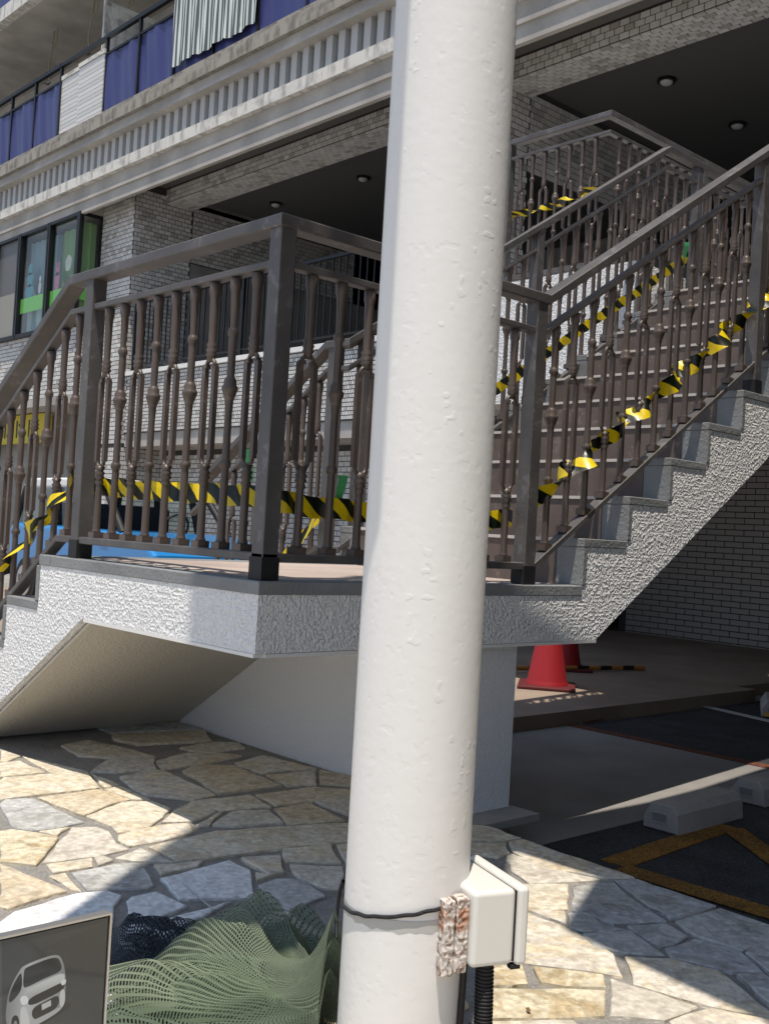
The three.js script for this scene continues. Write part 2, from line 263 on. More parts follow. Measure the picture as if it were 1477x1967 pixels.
const inPoly = (p, P) => { let r = false; for (let i = 0, j = P.length - 1; i < P.length; j = i++) if ((P[i][1] > p[1]) !== (P[j][1] > p[1]) && p[0] < (P[j][0] - P[i][0]) * (p[1] - P[i][1]) / (P[j][1] - P[i][1]) + P[i][0]) r = !r; return r; };
polys.forEach((P, i) => { const k = STONES[i][0], a = stoneM[k]; part(pave, 'stone', stoneGeom(P, rr(0, 6)), a[Math.floor(rnd() * a.length)]); });
{ // the rest of the paving, where no stone has been set yet
  const S = []; for (let x = -5.6; x < 2.6; x += 0.36) for (let z = -2.9; z < 1.2; z += 0.34) S.push([x + rr(-0.13, 0.13), z + rr(-0.13, 0.13)]);
  for (const s of S) {
    let C = [[s[0] - 0.6, s[1] - 0.6], [s[0] + 0.6, s[1] - 0.6], [s[0] + 0.6, s[1] + 0.6], [s[0] - 0.6, s[1] + 0.6]];
    const cut = (nx, nz, d) => { const o = []; for (let i = 0; i < C.length; i++) { const a = C[i], b = C[(i + 1) % C.length], da = a[0] * nx + a[1] * nz - d, db = b[0] * nx + b[1] * nz - d; if (da <= 0) o.push(a); if (da * db < 0) { const t = da / (da - db); o.push([a[0] + (b[0] - a[0]) * t, a[1] + (b[1] - a[1]) * t]); } } C = o; };
    for (const q of S) { const dx = q[0] - s[0], dz = q[1] - s[1], l = Math.hypot(dx, dz); if (l > 0 && l < 1.1) cut(dx / l, dz / l, (dx * (q[0] + s[0]) + dz * (q[1] + s[1])) / 2 / l - 0.011); }
    cut(0, -1, s[0] > -2.62 ? 2.695 : 2.86); // edge of the pavement
    if (C.length < 3) continue;
    const ctr = C.reduce((a, c) => [a[0] + c[0] / C.length, a[1] + c[1] / C.length], [0, 0]);
    const pts = C.concat([ctr], C.map((c, i) => [(c[0] + C[(i + 1) % C.length][0]) / 2, (c[1] + C[(i + 1) % C.length][1]) / 2]));
    if (pts.some(p => polys.some(P => inPoly(p, P))) || polys.some(P => P.some(p => inPoly(p, C)))) continue;
    const a = stoneM[[0, 0, 2, 1, 0][Math.floor(rnd() * 5)]]; part(pave, 'stone', stoneGeom(C, rr(0, 6)), a[Math.floor(rnd() * a.length)]);
  }
}

// ---------- staircase ----------
const LT = 0.818, LB = 0.613, RISE = 0.1825, RUN = 0.2855, X0 = -2.5, X1 = -3.95, Z0 = -1.83, Z1 = -3.363;
const stair = thing('staircase', 'white stucco concrete staircase with grey edge coping, turning at a landing', 'staircase');
part(stair, 'landing_slab', bx(-3.56, X0, LB, LT, Z1, Z0), M.stucco);
{ // lower flight, stepping down towards -x
  const s = new THREE.Shape(), xs = -3.93; s.moveTo(-3.56, LB); s.lineTo(-3.56, LT); s.lineTo(xs, LT); let x = xs, y = LT;
  for (let k = 0; k < 4; k++) { y -= 0.18; s.lineTo(x, y); x -= 0.286; s.lineTo(x, y); } s.lineTo(x, -0.02); s.lineTo(-3.56 - (LB + 0.02) / 0.617, -0.02); s.closePath();
  const g = new THREE.ExtrudeGeometry(s, { depth: Z0 - Z1, bevelEnabled: false }); g.translate(0, 0, Z1);
  part(stair, 'lower_flight', uvm(g), M.stucco);
  // painted underside, set back behind a small drip edge
  const sl = new THREE.Shape([[-3.545, LB - 0.001], [-4.52, LB - 0.001 - 0.975 * 0.617 + 0.0], [-4.52 + 0.008, LB - 0.009 - 0.975 * 0.617], [-3.545 + 0.002, LB - 0.012]].map(p => new THREE.Vector2(...p)));
  const u = new THREE.ExtrudeGeometry(sl, { depth: 1.5, bevelEnabled: false }); u.translate(0, 0, Z0 - 0.045 - 1.485); part(stair, 'underside', uvm(u), M.soffit, 'beige painted underside of the lower flight');
  part(stair, 'drip_edge', [bx(-3.55, X0 - 0.006, LB - 0.012, LB - 0.001, Z0 - 0.035, Z0 + 0.002), bx(X0 - 0.04, X0 + 0.002, LB - 0.0125, LB - 0.0015, -3.47, Z0 - 0.0355)], M.trim);
}
const stepN = 10;
{ // upper flight, rising towards -z
  const s = new THREE.Shape(); s.moveTo(-Z1, LB); s.lineTo(-Z1, LT); let a = -Z1, y = LT;
  for (let k = 0; k < stepN; k++) { y += RISE; s.lineTo(a, y); a += RUN; s.lineTo(a, y); }
  const aEnd = 7.9; s.lineTo(aEnd, y); s.lineTo(aEnd, y - 0.22); const ak = 3.47, top = y - 0.22; s.lineTo(ak + (top - LB) / 0.642, top); s.lineTo(ak, LB); s.closePath();
  const g = new THREE.ExtrudeGeometry(s, { depth: X0 - X1, bevelEnabled: false }); g.rotateY(Math.PI / 2); g.translate(X1, 0, 0);
  part(stair, 'upper_flight', uvm(g), M.stucco);
}
part(stair, 'support_wall', bx(-4.6, -2.566, -0.02, LB, -3.075, -2.87), M.wallPaint);
part(stair, 'plinth', [bx(-2.62, -2.44, -0.03, -0.004, -3.1, -2.72), bx(-2.60, -2.56, -0.13, -0.03, -3.08, -2.73)], M.blockConc);
part(stair, 'landing_floor', bx(-3.82, X0 - 0.13, LT, LT + 0.004, Z1, Z0 - 0.13), M.landing);
const cp = (x0, x1, y0, y1, z0, z1) => part(stair, 'coping', rbx(x0, x1, y0, y1, z0, z1, 0.004, 1), M.coping);
cp(-3.84, X0 + 0.004, LT - 0.034, LT + 0.006, Z0 - 0.128, Z0 + 0.004);
cp(X0 - 0.128, X0 + 0.004, LT - 0.034, LT + 0.0055, Z1, Z0 - 0.1285);
cp(-3.935, -3.842, LT - 0.034, LT + 0.0065, Z1, Z0 + 0.005);
for (let k = 0; k < 4; k++) { // lower steps
  const y = LT - 0.18 * (k + 1), x = -3.93 - 0.286 * k;
  cp(x - 0.286 + 0.002, x - 0.002, y - 0.03, y + 0.005, Z0 - 0.13, Z0 + 0.004);
  cp(x - 0.026, x + 0.003, y + 0.006, y + 0.18 - 0.036, Z0 - 0.13, Z0 + 0.0045);
  part(stair, 'step', bx(x - 0.284, x - 0.005, y, y + 0.004, Z1 + 0.13, Z0 - 0.131), M.landing);
}
for (let k = 0; k < stepN; k++) { // upper steps: grey coped ends, brown riser, worn nosing
  const z = Z1 - RUN * k, y = LT + RISE * k, yt = y + RISE, last = k === stepN - 1;
  for (const [xa, xb] of [[X0 - 0.128, X0 + 0.004], [X1 - 0.004, X1 + 0.128]]) {
    cp(xa, xb, y + 0.007, yt - 0.028, z - 0.022, z + 0.005);
    cp(xa + 0.0005, xb + 0.0006, yt - 0.0275, yt + 0.006, last ? z - 1.4 : z - RUN + 0.0055, z + 0.006);
  }
  part(stair, 'riser', bx(X1 + 0.13, X0 - 0.13, y + 0.005, yt - 0.01, z - 0.02, z + 0.004), M.riser);
  part(stair, 'nosing', bx(X1 + 0.13, X0 - 0.13, yt - 0.009, yt + 0.004, z - 0.05, z + 0.01), M.nosing);
  part(stair, 'step', bx(X1 + 0.13, X0 - 0.13, yt, yt + 0.003, last ? z - 1.3 : z - RUN + 0.006, z - 0.051), M.riser);
}

// ---------- railings ----------
const HB = 0.85;
function balusterPlain() {
  const p = [[0, .028], [.017, .028], [.017, .034], [.0135, .045], [.0125, .3], [.017, .305], [.019, .315], [.017, .325], [.0125, .332], [.0115, .5], [.014, .55], [.022, .578], [.0255, .59], [.0255, .6], [.02, .608], [.021, .62], [.016, .632], [.0125, .64], [.013, .785], [.017, .79], [.018, .802], [.015, .812], [.0105, .822], [.0145, .95], [.019, .965], [.019, 1], [0, 1]];
  const g = new THREE.LatheGeometry(p.map(([r, y]) => new THREE.Vector2(r, y * HB)), 8); return merge([uvm(g), bx(-.021, .021, 0, .03 * HB, -.021, .021)]);
}
function balusterFramed() {
  const lo = [[0, .028], [.017, .028], [.017, .034], [.0135, .045], [.0125, .235], [.017, .245], [.013, .258], [.02, .266], [.015, .276], [.02, .286], [.013, .295], [.02, .312], [0, .32]];
  const hi = [[0, .7], [.014, .705], [.014, .72], [.019, .728], [.015, .738], [.019, .748], [.014, .758], [.018, .768], [.0125, .778], [.015, .95], [.019, .965], [.019, 1], [0, 1]];
  const lat = (p) => uvm(new THREE.LatheGeometry(p.map(([r, y]) => new THREE.Vector2(r, y * HB)), 8));
  const arch = (y, f) => { const pts = []; for (let i = 0; i <= 8; i++) { const a = Math.PI * i / 8; pts.push(V(Math.cos(a) * .024, y * HB + f * Math.sin(a) * .024, 0)); } return uvm(new THREE.TubeGeometry(new THREE.CatmullRomCurve3(pts), 8, .0075, 5)); };
  return merge([lat(lo), lat(hi), bx(-.021, .021, 0, .03 * HB, -.021, .021), bx(-.037, -.019, .335 * HB, .685 * HB, -.008, .008), bx(.019, .037, .335 * HB, .685 * HB, -.008, .008), arch(.685, 1), arch(.338, -1), bx(-.03, -.012, .68 * HB, .694 * HB, -.009, .009), bx(.012, .03, .68 * HB, .694 * HB, -.009, .009)]);
}
const gPlain = balusterPlain(), gFramed = balusterFramed();
// posts: [x,z] positions on the path; base: y of the foot
function railing(root, path, posts, runs, o = {}) {
  const hw = o.hw ?? 0.07, hh = o.hh ?? 0.038, drop = o.drop ?? 1.0;
  part(root, 'handrail', sweep(path, barSection(hw, hh)), M.iron);
  const off = (d) => path.map(p => V(p.x, p.y - d, p.z));
  part(root, 'middle_rail', sweep(off(drop - HB - 0.022), barSection(0.042, 0.022, 0.003)), M.iron);
  part(root, 'bottom_rail', sweep(off(drop), barSection(0.05, 0.026, 0.003)), M.iron);
  for (const [x, z, yb, yt, foot] of posts) {
    const P = part(root, 'post', rbx(x - .029, x + .029, yb + (foot ? 0.065 : 0.001), yt - hh * 0.6, z - .029, z + .029, 0.004, 1), M.iron);
    if (foot) part(P, 'post_foot', bx(x - .032, x + .032, yb + 0.001, yb + 0.068, z - .032, z + .032), M.rubber);
  }
  for (const [a, b, n, first] of runs) {
    const ang = Math.atan2(-(b.z - a.z), b.x - a.x);
    for (let i = 1; i <= n; i++) { const t = i / (n + 1), p = a.clone().lerp(b, t), m = part(root, 'baluster', (i + first) % 2 ? gFramed : gPlain, M.cast); m.position.set(p.x, p.y - drop - 0.004, p.z); m.rotation.y = ang; }
  }
}
const RX = -2.545, RZ = -1.875, RT = 1.905, SL = 0.64;
{
  const r = thing('stair_railing', 'brown cast metal railing round the open edge of the landing and along both flights', 'railing');
  const xl = -3.86, ql = V(-5.1, RT - (5.1 - 3.86) * 0.64, RZ), jl = V(xl, RT, RZ), c = V(RX, RT, RZ), jr = V(RX, RT, -3.095), e = V(RX, RT + SL * (5.95 - 3.095), -5.95);
  const yAt = z => RT + SL * (-3.095 - z);
  railing(r, [ql, jl, c, jr, e], [[-3.70, RZ, LT + .006, RT, 1], [RX - .004, RZ - .004, LT + .006, RT, 1], [RX, -3.06, LT + .006, RT, 1], [RX, -4.665, LT + RISE * 5 + .006, yAt(-4.665), 1], [RX, -5.9, LT + RISE * 9 + 0.006, yAt(-5.9), 1]],
    [[V(-3.70, RT, RZ), c, 9, 0], [V(-3.70 - 0.92, RT - 0.64 * (4.62 - 3.86), RZ), V(-3.70, RT - 0.64 * -0.16, RZ), 0, 0], [c, V(RX, RT, -3.06), 9, 0], [V(RX, yAt(-3.06), -3.06), V(RX, yAt(-4.665), -4.665), 13, 1], [V(RX, yAt(-4.665), -4.665), V(RX, yAt(-5.9), -5.9), 10, 0]]);
  for (let i = 0; i < 9; i++) { const x = -3.70 - 0.1155 * (i + 1), y = Math.min(RT, RT - 0.64 * (xl - x)), m = part(r, 'baluster', i % 2 ? gFramed : gPlain, M.cast); m.position.set(x, y - 1.004, RZ); }
}
{
  const r = thing('stair_railing', 'brown cast metal railing along the inner side of both flights, behind the landing', 'railing');
  const ix = -3.90, iz = -3.31, yAt = z => RT + 0.03 + SL * (-3.31 - z);
  const ql = V(-5.2, RT - (5.2 - 4.05) * 0.64, iz), jl = V(-4.05, RT, iz), c = V(ix, RT, iz), e = V(ix, yAt(-5.9), -5.9), f = V(ix, yAt(-5.9), -6.9);
  railing(r, [ql, jl, c, e, f], [[-4.0, iz, LT - 0.18, RT, 1], [ix, iz - 0.1, LT + .006, RT + 0.06, 1], [ix, -4.66, LT + RISE * 5 + .006, yAt(-4.66), 1], [ix, -6.28, LT + RISE * 10 + .006, yAt(-5.9), 1]],
    [[c, V(ix, yAt(-4.66), -4.66), 11, 0], [V(ix, yAt(-4.66), -4.66), V(ix, yAt(-5.9), -5.9), 10, 0], [V(ix, yAt(-5.9), -5.9), V(ix, yAt(-5.9), -6.28), 2, 0], [V(ix, yAt(-5.9), -6.28), V(ix, yAt(-5.9), -6.9), 4, 0]]);
  for (let i = 0; i < 8; i++) { const x = -4.0 - 0.1155 * (i + 1), y = Math.min(RT, RT - 0.64 * (-4.05 - x)), m = part(r, 'baluster', i % 2 ? gPlain : gFramed, M.cast); m.position.set(x, y - 1.004, iz); }
}
{
  const r = thing('gallery_railing', 'brown cast metal railing round the raised terrace corner under the tiled beam', 'railing');
  const y = 3.88, fl = 2.825, gz = -5.78, gx = -4.27, a = V(-5.2, y, gz), b = V(gx, y, gz), c = V(gx, y, -8.0);
  railing(r, [a, b, c], [[-5.14, gz, fl, y, 0], [gx, -6.95, fl, y, 0]], [[V(-5.14, y, gz), b, 7, 0], [b, V(gx, y, -6.95), 9, 1], [V(gx, y, -6.95), c, 8, 0]], { hw: 0.06 });
}
// ---------- apartment building ----------
const bld = thing('apartment_building', 'white tiled apartment block with blue balcony panels over an open ground floor', 'building');
const XL = -27, XR = 4, CW = 1.0;
const CB = -8.42; // front of the tiled beam
// third floor slab, ribbed fascia and lower beam (front faces step back and forth)
part(bld, 'balcony_slab', bx(XL, XR, 6.82, 7.03, -9.2, -7.37), M.dirty, 'rain-streaked edge of the balcony slab');
part(bld, 'moulding', bx(XL, XR, 6.70, 6.819, -7.9, -7.44), M.plaster);
part(bld, 'moulding', bx(XL, XR, 6.655, 6.699, -7.9, -7.41), M.plaster);
part(bld, 'rib_panel', bx(XL, XR, 6.24, 6.654, -7.9, -7.60), M.ribBack);
const gRib = bx(-0.055, 0.055, 6.262, 6.653, -7.599, -7.535);
for (let i = 0; i < 62; i++) { const o = part(bld, 'rib', gRib, M.rib); o.position.x = -21 + i * 0.22; }
part(bld, 'front_beam', bx(XL, XR, 6.10, 6.255, -7.58, -7.45), M.band, 'white beam face with pale rain streaks');
part(bld, 'moulding', bx(XL, XR, 5.90, 6.099, -7.58, -7.53), M.plaster);
part(bld, 'moulding', bx(XL, XR, 5.855, 5.899, -7.58, -7.49), M.plaster);
part(bld, 'moulding', bx(XL, XR, 5.68, 5.854, -7.58, -7.52), M.plaster);
part(bld, 'beam_recess', bx(XL, XR, 6.1, 6.2, CB + 0.02, -7.581), M.darkTone);
// columns, tiled beam, inner walls
const cols = [-14.5, -7.66, -0.82];
for (const x of cols) part(bld, 'column', bx(x - CW, x, -0.12, 6.09, -8.9, -7.9), M.grout);
for (let i = 0; i < 3; i++) { const xa = i === 0 ? cols[0] : cols[i] , xb = i < 2 ? cols[i + 1] - CW : XR; if (i < 2 || true) part(bld, 'tiled_beam', bx(xa + 0.001, xb - 0.001, 5.88, 6.5, -8.895, CB), M.grout); }
for (const x of cols.slice(0, 2)) part(bld, 'inner_beam', bx(x - 0.4, x - 0.02, 5.05, 6.0, -14, -8.901), M.grout);
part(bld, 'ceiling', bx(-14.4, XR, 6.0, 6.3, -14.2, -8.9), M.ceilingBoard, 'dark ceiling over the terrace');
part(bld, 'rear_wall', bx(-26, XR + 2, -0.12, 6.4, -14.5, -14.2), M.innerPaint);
part(bld, 'shade_wall', bx(4.6, 4.85, -0.12, 6.3, -14.2, -1.2), M.innerPaint);  // unseen wall added to keep skylight out of the parking
part(bld, 'rear_wall', bx(-7.6, XR, -0.12, 2.79, -11.2, -11), M.grout);
for (const [x, z] of [[-6.44, -9.67], [-6.47, -11.21], [-11.41, -9.74], [-13.41, -9.7]]) { const g = new THREE.CylinderGeometry(0.1, 0.1, 0.03, 20); g.translate(x, 5.985, z); const d = part(bld, 'downlight', uvm(g), M.frame); const k = new THREE.SphereGeometry(0.07, 12, 8); k.scale(1, 0.5, 1); k.translate(x, 5.968, z); part(d, 'bulb', uvm(k), M.rib); }
// terrace floor and the white terrace corner beside the stairs
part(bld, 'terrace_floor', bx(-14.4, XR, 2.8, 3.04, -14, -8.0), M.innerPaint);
part(bld, 'terrace_corner', bx(-5.3, -3.962, 1.95, 2.822, -8.0, -5.72), M.stucco);
part(bld, 'terrace_wall', bx(-7.0, -5.31, 2.2, 2.82, -8.0, -6.4), M.stucco);
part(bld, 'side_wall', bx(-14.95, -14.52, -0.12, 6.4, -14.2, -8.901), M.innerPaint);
part(bld, 'upper_floor', bx(-27, 5, 6.31, 6.6, -14.6, -8.9), M.plaster);
// low parapet wall between the columns, its mosaic tiles and slim railing
part(bld, 'parapet_wall', bx(-14.49, -8.67, 2.25, 3.12, -8.0, -7.93), M.grout);
part(bld, 'parapet_cap', bx(-14.49, -8.67, 3.12, 3.18, -8.05, -7.88), M.trim);
part(bld, 'parapet_soffit', bx(-14.49, -8.67, 2.05, 2.25, -8.6, -7.95), M.plaster);
part(bld, 'ground_wall', bx(-14.49, -8.67, -0.12, 2.05, -8.8, -8.6), M.grout);
// window bay on the left of the column
part(bld, 'bay_wall', bx(XL, -15.55, 2.85, 3.93, -8.9, -7.6), M.grout);
part(bld, 'bay_soffit', bx(XL, -15.51, 2.72, 2.849, -8.9, -7.55), M.plaster);
part(bld, 'shop_wall', bx(XL, -15.51, -0.12, 2.719, -9.0, -8.4), M.innerPaint);
part(bld, 'bay_back', bx(XL, -15.51, 3.93, 5.9, -9.2, -9.0), M.innerPaint);
part(bld, 'window_head', bx(XL, -15.5, 5.72, 5.855, -8.9, -7.665), M.plaster);
const curtainM = [mat(L(0.26, 0.4, 0.17), 0.95), mat(L(0.3, 0.4, 0.44), 0.95), mat(L(0.3, 0.3, 0.24), 0.95)];
const glassM = new THREE.MeshPhysicalMaterial({ color: L(0.86, 0.92, 0.9), roughness: 0.03, transmission: 1, thickness: 0, ior: 1.5, side: THREE.DoubleSide });
const frost = mat(L(0.3, 0.29, 0.25), 0.6);
const wave = (x0, x1, y0, y1, z, m) => { const n = Math.ceil(Math.abs(x1 - x0) / 0.025), g = new THREE.PlaneGeometry(x1 - x0, y1 - y0, n, 1), p = g.attributes.position; for (let i = 0; i < p.count; i++) p.setZ(i, 0.03 * Math.sin(p.getX(i) * 34) + 0.015 * Math.sin(p.getX(i) * 71 + 1)); g.translate((x0 + x1) / 2, (y0 + y1) / 2, z); g.computeVertexNormals(); return uvm(g); };
function win(x0, x1, kind) {
  const w = part(bld, 'window', [bx(x0, x0 + 0.045, 3.93, 5.72, -7.6, -7.5), bx(x1 - 0.045, x1, 3.93, 5.72, -7.6, -7.5), bx(x0 + 0.045, x1 - 0.045, 5.67, 5.72, -7.6, -7.505), bx(x0 + 0.045, x1 - 0.045, 3.93, 3.99, -7.6, -7.505)], M.frame);
  if (kind === 'frost') { part(w, 'pane', bx(x0 + 0.046, x1 - 0.046, 4.75, 5.669, -7.57, -7.56), mat(L(0.12, 0.12, 0.115), 0.4)); part(w, 'pane', bx(x0 + 0.046, x1 - 0.046, 3.991, 4.745, -7.575, -7.555), frost); return w; }
  const g = new THREE.PlaneGeometry(x1 - x0 - 0.09, 1.68); g.translate((x0 + x1) / 2, 4.83, -7.56); part(w, 'pane', uvm(g), glassM);
  part(w, 'curtain', wave(x0 + 0.04, x1 - 0.04, 4.0, 5.6, -7.74, curtainM[kind]), curtainM[kind]);
  part(w, 'green_strip', bx(x0 + 0.05, x1 - 0.05, 4.35, 4.6, -7.573, -7.565), mat(L(0.2, 0.56, 0.1), 0.6), 'light green paper strip stuck inside the pane');
  return w;
}
win(-19.9, -18.7, 'frost'); win(-18.68, -17.72, 'frost'); const w1 = win(-17.7, -16.6, 1), w2 = win(-16.58, -15.55, 0);
const disc = (x, y, rx, ry, z = -7.575) => { const s = new THREE.Shape(); for (let i = 0; i < 24; i++) { const a = i / 24 * 6.2832, k = 1 + 0.06 * Math.sin(5 * a); i ? s.lineTo(x + rx * k * Math.cos(a), y + ry * k * Math.sin(a)) : s.moveTo(x + rx * k, y); } const g = new THREE.ExtrudeGeometry(s, { depth: 0.004, bevelEnabled: false }); g.translate(0, 0, z); return uvm(g); };
part(w2, 'paper_cutout', disc(-15.95, 4.98, 0.11, 0.13), M.white, 'white cloud paper cut-out');
part(w2, 'paper_cutout', [disc(-16.32, 4.72, 0.08, 0.17), disc(-16.32, 4.9, 0.065, 0.07), disc(-16.36, 5.0, 0.02, 0.06), disc(-16.28, 5.0, 0.02, 0.06)], mat(L(0.5, 0.16, 0.25), 0.7), 'pink animal paper cut-out');
part(w1, 'paper_cutout', [disc(-17.35, 4.7, 0.16, 0.12), disc(-17.35, 4.9, 0.12, 0.12), disc(-17.35, 5.08, 0.08, 0.1)], mat(L(0.08, 0.25, 0.32), 0.7), 'blue tree paper cut-out');
part(w1, 'paper_cutout', [disc(-16.95, 4.72, 0.05, 0.1), disc(-16.95, 4.86, 0.04, 0.05)], M.white, 'small white animal paper cut-out');
{ // side pane of the bay
  const w = part(bld, 'window', [bx(-15.549, -15.5, 3.93, 5.72, -7.56, -7.5), bx(-15.549, -15.5, 3.93, 5.72, -7.93, -7.87), bx(-15.549, -15.5, 5.67, 5.72, -7.869, -7.561), bx(-15.549, -15.5, 3.93, 3.99, -7.869, -7.561)], M.frame);
  const g = new THREE.PlaneGeometry(0.3, 1.68); g.rotateY(Math.PI / 2); g.translate(-15.52, 4.83, -7.715); part(w, 'pane', uvm(g), glassM);
  part(w, 'green_strip', bx(-15.535, -15.528, 4.35, 4.6, -7.865, -7.565), mat(L(0.16, 0.45, 0.08), 0.6));
  part(w, 'curtain', bx(-15.64, -15.63, 4.0, 5.6, -7.86, -7.58), curtainM[0]);
}
// tiles: the largest in view as parts, the rest as one field
const PU = 0.115, PV = 0.067, tiles = [];
function field(o, u, v, n, w, h, pu = PU, pv = PV, kind = 0) { // origin, unit u, unit v, outward normal
  const rows = Math.floor(h / pv + 0.01), q = new THREE.Quaternion().setFromRotationMatrix(new THREE.Matrix4().makeBasis(u, v, n));
  for (let r = 0; r < rows; r++) { const s = (r % 2) * pu / 2; for (let x = -s; x < w - 0.012; x += pu) { const a = Math.max(0, x), b = Math.min(w, x + pu); if (b - a < 0.03) continue; tiles.push({ p: o.clone().addScaledVector(u, (a + b) / 2).addScaledVector(v, (r + 0.5) * pv).addScaledVector(n, 0.004), q, sx: (b - a - 0.011), sy: pv - 0.011, kind }); } }
}
const X = V(1, 0, 0), Y = V(0, 1, 0), Z = V(0, 0, 1), nX = V(-1, 0, 0), nY = V(0, -1, 0), nZ = V(0, 0, -1);
field(V(-8.66 + 0.9, 2.4, -7.9), nX, Y, Z, 0, 0);
for (const x of cols.slice(0, 2)) { field(V(x - CW, 2.1, -7.9), X, Y, Z, CW, 3.95); field(V(x, 2.1, -7.9), nZ, Y, X, 1.0, 3.95); }
field(V(cols[0] - CW, -0.1, -7.9), X, Y, Z, CW, 2.15); field(V(cols[0], -0.1, -7.9), nZ, Y, X, 1.0, 2.15);
for (const [a, b] of [[cols[0], cols[1] - CW], [cols[1], cols[2] - CW]]) { field(V(a, 5.883, CB), X, Y, Z, b - a, 0.21); field(V(a, 5.88, CB - 0.47), X, Z, nY, b - a, 0.469); }
field(V(-20, 2.86, -7.6), X, Y, Z, 4.45, 1.075); field(V(-15.55, 2.86, -7.6), nZ, Y, X, 0.3, 1.075);
for (const x of cols.slice(0, 2)) field(V(x - 0.02, 5.06, -8.92), nZ, Y, X, 3.4, 0.9);
field(V(-14.48, 2.26, -7.93), X, Y, Z, 5.8, 0.86, 0.05, 0.05);
field(V(-14.48, -0.1, -8.6), X, Y, Z, 5.8, 2.1);
field(V(-7.5, -0.1, -11), X, Y, Z, 6, 2.7, 0.23, 0.067, 1);
const tileCols = [[0.66, 0.65, 0.62], [0.7, 0.69, 0.66], [0.6, 0.59, 0.56], [0.66, 0.63, 0.59], [0.44, 0.415, 0.385], [0.52, 0.51, 0.47]].map(c => L(...c));
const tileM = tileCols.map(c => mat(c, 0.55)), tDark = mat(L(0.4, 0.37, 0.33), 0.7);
{
  const gT = new THREE.BoxGeometry(1, 1, 1), pv = V();
  for (const t of tiles) { t.c = rnd() < 0.78 ? Math.floor(rnd() * 4) : 4 + Math.floor(rnd() * 2); pv.copy(t.p).project(camera); t.d = (Math.abs(pv.x) < 1.02 && Math.abs(pv.y) < 1.02 && pv.z < 1 && !t.kind && !(pv.x > -0.05 && pv.x < 0.3)) ? t.p.distanceTo(camera.position) / t.sx : 1e9; }
  tiles.sort((a, b) => a.d - b.d);
  const near = tiles.slice(0, 300), far = tiles.slice(300);
  for (const t of near) { const o = part(bld, 'tile', gT, tileM[t.c]); o.position.copy(t.p); o.quaternion.copy(t.q); o.scale.set(t.sx, t.sy, 0.012); }
  for (const kind of [0, 1]) {
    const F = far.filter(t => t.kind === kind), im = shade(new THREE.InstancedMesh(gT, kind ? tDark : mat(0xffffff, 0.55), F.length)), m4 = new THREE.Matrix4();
    F.forEach((t, i) => { m4.compose(t.p, t.q, V(t.sx, t.sy, 0.012)); im.setMatrixAt(i, m4); if (!kind) im.setColorAt(i, tileCols[t.c]); });
    im.name = 'tile_field'; im.userData.kind = 'stuff'; bld.add(im);
  }
}
// slim railing on the parapet
{
  const r = thing('parapet_railing', 'thin dark metal railing on the white tiled parapet wall', 'railing');
  part(r, 'handrail', bx(-14.4, -8.7, 4.2, 4.24, -7.97, -7.93), M.frame); part(r, 'bottom_rail', bx(-14.4, -8.7, 3.26, 3.28, -7.965, -7.935), M.frame);
  const g = bx(-0.008, 0.008, 3.281, 4.199, -0.008, 0.008); for (let i = 0; i < 46; i++) { const o = part(r, 'bar', g, M.frame); o.position.set(-14.35 + i * 0.124, 0, -7.95); }
  part(r, 'post', bx(-11.6, -11.56, 3.181, 4.199, -7.97, -7.93), M.frame); part(r, 'post', bx(-14.4, -14.36, 3.181, 4.199, -7.97, -7.93), M.frame); part(r, 'post', bx(-8.74, -8.7, 3.181, 4.199, -7.97, -7.93), M.frame);
}
// balcony: brick piers, rails, blue sheets, partition, upper slab
const pier = (x0, x1, z) => { const p = part(bld, 'balcony_pier', bx(x0, x1, 7.031, 8.02, -7.9, z), M.grout); for (let r = 0; r < 14; r++) part(p, 'tile', bx(x0 - 0.004, x1 + 0.004, 7.035 + r * 0.067, 7.095 + r * 0.067, -7.6, z + 0.006), tileM[r % 3]); part(p, 'pier_cap', bx(x0 - 0.02, x1 + 0.02, 7.975, 8.04, -7.9, z + 0.02), M.band); };
pier(-16.35, -15.66, -7.46); pier(-15.655, -14.85, -7.42);
for (const [a, b] of [[-22, -16.36], [-14.84, -2]]) {
  part(bld, 'balcony_rail', [bx(a, b, 8.2, 8.26, -7.48, -7.42), bx(a, b, 7.95, 7.985, -7.47, -7.435)], M.frame);
  const n = Math.round((b - a) / 1.0), s = (b - a) / n;
  for (let i = 0; i <= n; i++) { const x = a + s * i; part(bld, 'balcony_post', bx(x - 0.022, x + 0.022, 7.031, 8.199, -7.475, -7.43), M.frame); if (i < n) { const g = new THREE.PlaneGeometry(s - 0.05, 0.9, 24, 6), p = g.attributes.position, ph = rnd() * 6; for (let k = 0; k < p.count; k++) p.setZ(k, 0.012 * Math.sin(p.getX(k) * 9 + ph) + 0.008 * Math.sin(p.getX(k) * 23 + p.getY(k) * 4)); g.computeVertexNormals(); g.translate(x + s / 2, 7.495, -7.455); part(bld, 'balcony_panel', uvm(g), M.blueSheet, 'dark blue sheet lining the balcony rail'); } }
}
part(bld, 'balcony_rail', bx(-16.36, -14.84, 8.2, 8.255, -7.485, -7.425), M.frame);
part(bld, 'balcony_wall', bx(XL, XR, 7.031, 9.6, -9.2, -9.0), M.plaster);
part(bld, 'balcony_ceiling', bx(XL, XR, 9.6, 9.85, -9.2, -7.45), M.plaster); part(bld, 'balcony_slab', bx(XL, XR, 9.62, 9.87, -7.449, -7.3), M.band);
part(bld, 'balcony_panel', bx(XL, XR, 9.88, 11, -7.42, -7.4), M.blueSheet);
part(bld, 'upper_storey', bx(XL, XR, 9.871, 24, -9.4, -9.0), M.plaster);
